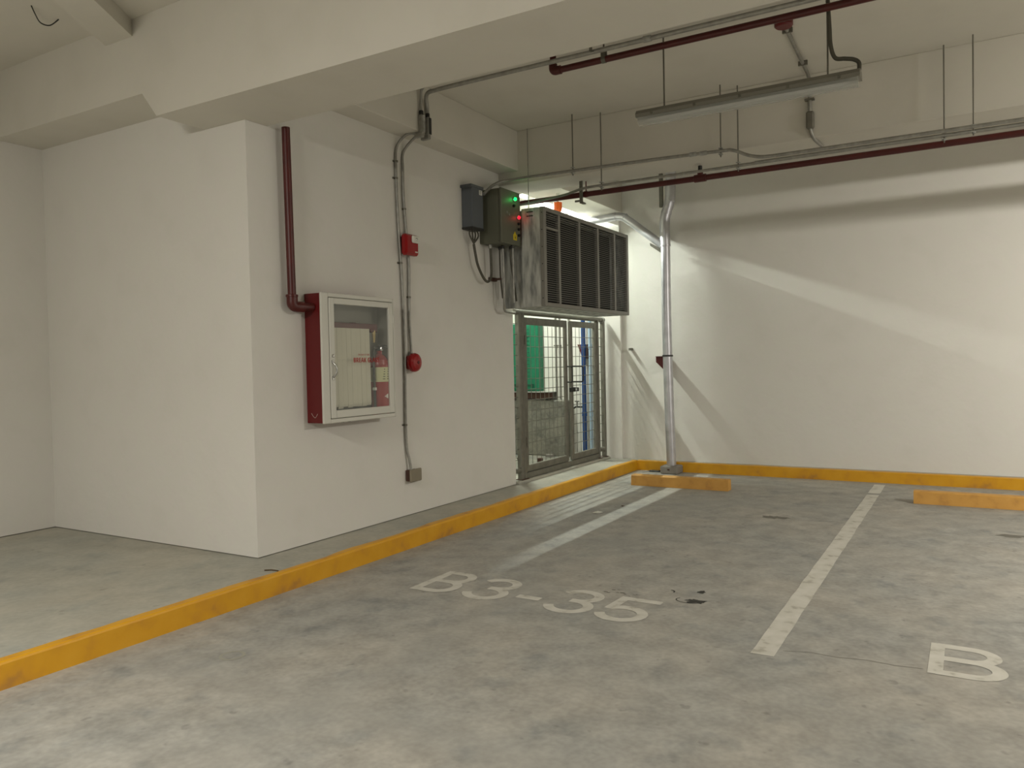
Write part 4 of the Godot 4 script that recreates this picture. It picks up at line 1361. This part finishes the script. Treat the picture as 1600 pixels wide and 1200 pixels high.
func insulated_pipe() -> void:
	var t := thing("insulated_pipe", "tall silver jacketed pipe standing before the back wall with a side branch", "pipe", Vector3(-3.20, 0, -9.30))
	var st := mb()
	tube(st, spline([Vector3(0.0, 0.10, 0), Vector3(-0.02, 0.9, 0), Vector3(-0.035, 1.9, 0), Vector3(-0.035, 2.60, 0), Vector3(-0.036, 2.84, 0)], 5), 0.058, 20)
	build(st, "riser", M.jacket, t)
	st = mb()
	tube(st, bend([Vector3(-0.036, 2.82, 0), Vector3(-0.045, 3.13, 0), Vector3(0.035, 3.37, 0), Vector3(0.045, CEIL - 0.002, 0)], 0.09), 0.062, 20)
	build(st, "offset_bend", M.jacket, t)
	for q in [[Vector3(-0.036, 2.80, 0), Vector3.UP], [Vector3(-0.020, 3.20, 0), Vector3(0.3, 1, 0)], [Vector3(0.028, 3.345, 0), Vector3(0.3, 1, 0)], [Vector3(-0.028, 1.445, 0), Vector3.UP]]:
		st = mb()
		lathe(st, q[0], q[1], [Vector2(0.058, 0), Vector2(0.066, 0.003), Vector2(0.066, 0.018), Vector2(0.058, 0.021)], 20)
		build(st, "seam_band", M.jacket if q[0].y > 2.0 else M.gate_dark, t)
	st = mb()
	tube(st, bend([Vector3(-0.045, 2.80, 0), Vector3(-0.58, 3.225, 0), Vector3(-0.66, 3.24, 0), Vector3(-3.6, 3.10, 0)], 0.12), 0.050, 18)
	build(st, "branch", M.jacket, t)
	for q in [[Vector3(-0.56, 3.21, 0), Vector3(-0.78, 0.62, 0)], [Vector3(-0.68, 3.238, 0), Vector3(-1, -0.04, 0)]]:
		st = mb()
		lathe(st, q[0], q[1], [Vector2(0.050, 0), Vector2(0.056, 0.003), Vector2(0.056, 0.015), Vector2(0.050, 0.018)], 18)
		build(st, "seam_band", M.jacket, t)
	st = mb()
	bx(st, Vector3(-0.115, 0.0, 0.10), Vector3(0.105, 0.098, -0.125), 0.012)
	build(st, "plinth", M.plinth, t)
	st = mb()
	bx(st, Vector3(-0.018, 0.048, 0.10), Vector3(0.008, 0.068, 0.107), 0.004)
	build(st, "plinth_bolt", M.rust, t)
	# clip bracket below the branch
	st = mb()
	prism(st, PackedVector2Array([Vector2(-0.23, 2.86), Vector2(-0.225, 2.825), Vector2(-0.04, 2.69), Vector2(-0.04, 2.75)]), Vector3(0, 0, -0.02), Vector3.RIGHT, Vector3.UP, Vector3(0, 0, 0.04))
	build(st, "branch_support", M.gate, t)
	# top channel
	st = mb()
	bx(st, Vector3(-0.13, 3.30, -0.10), Vector3(-0.085, CEIL - 0.001, -0.06), 0.004)
	build(st, "strut_channel", M.gate, t)
	# red bracket to the wall
	t = thing("pipe_bracket", "dark red triangular bracket fixing the silver pipe to the back wall", "bracket", Vector3(-3.30, 1.28, -9.36))
	st = mb()
	prism(st, PackedVector2Array([Vector2(-0.095, 0.168), Vector2(-0.095, 0.10), Vector2(0.008, 0.0), Vector2(0.008, 0.168)]), Vector3(0, 0, 0.02), Vector3.RIGHT, Vector3.UP, Vector3(0, 0, -0.205))
	build(st, "gusset", M.red_dark, t)
	st = mb()
	bx(st, Vector3(-0.10, 0.166, 0.03), Vector3(0.008, 0.172, -0.188), 0.002)
	build(st, "angle_top", M.red_dark, t)

func plant_room() -> void:
	# green cabinet seen through the gate
	var t := thing("green_cabinet", "green painted cabinet with a column of slots behind the gate", "cabinet", Vector3(-5.36, 1.012, -9.50))
	var st := mb()
	bx(st, Vector3(-0.42, 0.0, 0.10), Vector3(0.26, 0.93, -0.049), 0.006)
	build(st, "casing", M.green, t)
	st = mb()
	bx(st, Vector3(-0.40, 0.02, 0.112), Vector3(0.215, 0.91, 0.10), 0.004)
	build(st, "front_plate", M.green, t)
	for k in 13:
		st = mb()
		bx(st, Vector3(0.055, 0.205 + 0.054 * k, 0.118), Vector3(0.125, 0.213 + 0.054 * k, 0.112), 0.001)
		build(st, "vent_slot", M.green_dark, t)
	st = mb()
	bx(st, Vector3(-0.40, 0.085, 0.125), Vector3(0.19, 0.10, 0.112), 0.002)
	bx(st, Vector3(0.175, 0.05, 0.125), Vector3(0.19, 0.10, 0.112), 0.002)
	build(st, "lower_trim", M.green_dark, t)
	# ledge below it
	t = thing("steel_ledge", "dark steel ledge under the green cabinet behind the gate", "shelf", Vector3(-5.36, 0.895, -9.50))
	st = mb()
	bx(st, Vector3(-0.5, 0.10, 0.15), Vector3(0.47, 0.113, -0.049), 0.003)
	build(st, "top_plate", M.galv, t)
	st = mb()
	bx(st, Vector3(-0.5, 0.015, 0.10), Vector3(0.46, 0.10, 0.06), 0.004)
	build(st, "front_channel", M.rust, t)
	st = mb()
	bx(st, Vector3(0.36, 0.0, 0.11), Vector3(0.465, 0.014, 0.05), 0.004)
	build(st, "end_lug", M.gate_dark, t)
	# added plinth, its grey stands in for shade under the ledge
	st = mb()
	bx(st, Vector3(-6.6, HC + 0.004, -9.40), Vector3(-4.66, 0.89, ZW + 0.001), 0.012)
	whole(st, "shade_plinth", M.cement, "added grey plinth standing in for shade under the green cabinet behind the gate", "plinth")
	# blue pipes
	for i in 2:
		var x := [-4.452, -4.355][i] as float
		t = thing("water_pipe", ["blue water pipe standing in the plant room behind the right gate leaf", "pale blue water pipe right of the darker blue one"][i], "pipe", Vector3(x, HC, -9.47), "water pipes in the plant room")
		st = mb()
		tube(st, PackedVector3Array([Vector3(0, 0, 0), Vector3(0, [3.02, 2.2][i], 0)]), [0.030, 0.020][i], 14)
		build(st, "riser", [M.blue, M.blue_pale][i], t)
		for y in [0.55, 1.45]:
			st = mb()
			lathe(st, Vector3(0, y, 0), Vector3.UP, [Vector2([0.030, 0.020][i], 0), Vector2([0.036, 0.026][i], 0.003), Vector2([0.036, 0.026][i], 0.06), Vector2([0.030, 0.020][i], 0.063)], 14)
			build(st, "coupling", [M.blue, M.blue_pale][i], t)
	t = thing("pipe_bracket", "dark red bracket behind the blue pipe in the plant room", "bracket", Vector3(-4.48, 1.445, -9.50))
	st = mb()
	prism(st, PackedVector2Array([Vector2(-0.075, 0.19), Vector2(0.0, 0.0), Vector2(0.07, 0.0), Vector2(0.085, 0.19)]), Vector3(0, 0, 0.0), Vector3.RIGHT, Vector3.UP, Vector3(0, 0, -0.049))
	build(st, "gusset", M.red_dark, t)
	# conduits on the room wall
	for i in 3:
		var x := [-4.90, -4.84, -4.70][i] as float
		t = thing("wall_conduit", ["thin conduit on the plant room wall nearest the green cabinet", "thin conduit on the plant room wall, middle one of three", "thin conduit on the plant room wall nearest the blue pipe"][i], "conduit", Vector3(x, HC, ZW + 0.016), "conduits on the plant room wall")
		st = mb()
		tube(st, PackedVector3Array([Vector3(0, 0.25, 0), Vector3(0, 2.9, 0)]), 0.012, 8)
		build(st, "tube", M.conduit, t)
		for y in [0.6, 1.5, 2.4]:
			st = mb()
			bx(st, Vector3(-0.024, y, -0.015), Vector3(0.024, y + 0.014, 0.014), 0.002)
			build(st, "saddle", M.gate, t)
	# tap
	t = thing("water_tap", "small dark tap beside the blue pipe behind the gate", "tap", Vector3(-4.56, 0.80, -9.47))
	st = mb()
	tube(st, bend([Vector3(0.08, 0, 0), Vector3(-0.02, 0, 0), Vector3(-0.05, -0.02, 0)], 0.02), 0.012, 10)
	tube(st, PackedVector3Array([Vector3(0, 0, 0), Vector3(0, 0.07, 0)]), 0.009, 8)
	build(st, "spout", M.gate_dark, t)
	st = mb()
	bx(st, Vector3(-0.035, 0.068, -0.008), Vector3(0.035, 0.08, 0.008), 0.003)
	build(st, "lever", M.gate_dark, t)
	# orange beacon above the louvre
	t = thing("warning_beacon", "small orange beacon under the beam above the louvre", "beacon", Vector3(-4.05, 3.11, -8.0))
	st = mb()
	lathe(st, Vector3.ZERO, Vector3.UP, [Vector2(0, 0), Vector2(0.035, 0.003), Vector2(0.048, 0.03), Vector2(0.05, 0.11), Vector2(0, 0.112)], 18)
	build(st, "dome", M.orange, t)
	st = mb()
	tube(st, PackedVector3Array([Vector3(0, 0.11, 0), Vector3(0, 0.214, 0)]), 0.015, 10)
	build(st, "stem", M.white_metal, t)
	# thin rods and pipes over the louvre
	run("thin pale pipe in the plant room ceiling behind the louvre top", bend([Vector3(-6.5, 3.30, -9.0), Vector3(-4.42, 3.285, -9.0)], 0.1), 0.016, [], "plant room ceiling pipes")
	st = mb()
	bx(st, Vector3(-7.2, HC - 0.05, -7.07), Vector3(-4.36, HC + 0.004, ZW))
	struct(st, "floor_plant_room", M.cement, "dirty dark cement floor of the plant room behind the gate", "floor")
	# debris on the plant room floor
	for i in 7:
		st = mb()
		var c := Vector3(-4.52 - 0.13 * i, HC + 0.004, [-8.55, -9.15, -8.80, -9.30, -8.45, -8.95, -9.20][i])
		var s := 0.03 + rng.randf() * 0.03
		var prof := PackedVector2Array()
		for k in 7:
			var a := -TAU * k / 7.0
			prof.append(Vector2(cos(a) * s * (0.7 + rng.randf() * 0.5), sin(a) * s * (0.7 + rng.randf() * 0.5)))
		prism(st, prof, c, Vector3.RIGHT, Vector3.BACK, Vector3(0, 0.02 + rng.randf() * 0.03, 0))
		whole(st, "rubble_piece", M.rust if i % 2 == 0 else M.plinth, "broken rubble piece behind the gate, %s from the gate" % ["first", "second", "third", "fourth", "fifth", "sixth", "farthest"][i], "rubble", "rubble behind the gate")
	t = thing("hose_coil", "loose pale hose lying on the plant room floor", "hose", Vector3(-4.62, HC + 0.016, -7.95))
	st = mb()
	tube(st, spline([Vector3(-0.25, 0, 0.2), Vector3(-0.05, 0, 0.24), Vector3(0.2, 0, 0.15), Vector3(0.3, 0, -0.05), Vector3(0.1, 0, -0.2)], 6), 0.011, 8)
	build(st, "tube", M.galv, t)

func small_things() -> void:
	# hook stub on the back wall
	var t := thing("wall_peg", "small dark metal peg sticking out of the back wall", "peg", Vector3(-3.795, 1.553, ZW))
	var st := mb()
	bx(st, Vector3(-0.014, -0.016, 0.0), Vector3(0.014, 0.016, 0.085), 0.003)
	build(st, "stub", M.gate, t)
	# looped wire on the ceiling, upper left
	t = thing("ceiling_wire", "short dark wire loop hanging from the ceiling at upper left", "wire", Vector3(-5.17, CEIL, -2.9))
	st = mb()
	tube(st, spline([Vector3(0.07, -0.002, 0.11), Vector3(0.02, -0.025, 0.06), Vector3(-0.03, -0.045, 0.0), Vector3(-0.03, -0.04, -0.06), Vector3(0.02, -0.002, -0.09)], 6), 0.004, 6)
	build(st, "strand", M.gate_dark, t)
	# crumpled paper on the floor
	for i in 2:
		var c := [Vector3(-2.985, 0.0, -6.60), Vector3(-2.90, 0.0, -7.0)][i] as Vector3
		st = mb()
		var s := [0.055, 0.022][i] as float
		var top := PackedVector3Array()
		for k in 9:
			var a := TAU * k / 9.0
			top.append(c + Vector3(cos(a) * s * (0.6 + rng.randf() * 0.7), 0.002 + rng.randf() * 0.008, sin(a) * s * (0.6 + rng.randf() * 0.7)))
		var mid := c + Vector3(0, s * 0.35, 0)
		for k in 9:
			var a := top[k]; var b := top[(k + 1) % 9]
			var nn := (a - mid).cross(b - mid).normalized()
			if nn.y < 0: nn = -nn
			tri(st, mid, a, b, nn, nn, nn)
			tri(st, Vector3(c.x, 0.001, c.z), a, b, Vector3.DOWN, Vector3.DOWN, Vector3.DOWN)
		whole(st, "paper_scrap", M.paper if i == 0 else M.twig, ["crumpled pale paper scrap on the floor before the gate", "tiny brown scrap on the floor behind the paper scrap"][i], "litter")
	t = thing("twig", "small brown twig lying on the kerb top near the wall corner", "twig", Vector3(-3.80, HC + 0.006, -3.43))
	st = mb()
	tube(st, PackedVector3Array([Vector3(-0.04, 0, 0.02), Vector3(0.0, 0.002, 0.0), Vector3(0.05, 0, -0.01)]), 0.004, 6)
	build(st, "stick", M.twig, t)
	t = thing("debris_strip", "dark flat scrap by the silver pipe plinth at the back kerb", "litter", Vector3(-3.44, 0.0, -9.36))
	st = mb()
	bx(st, Vector3(-0.07, 0.001, 0.03), Vector3(0.07, 0.018, -0.03), 0.006)
	build(st, "scrap", M.gate_dark, t)
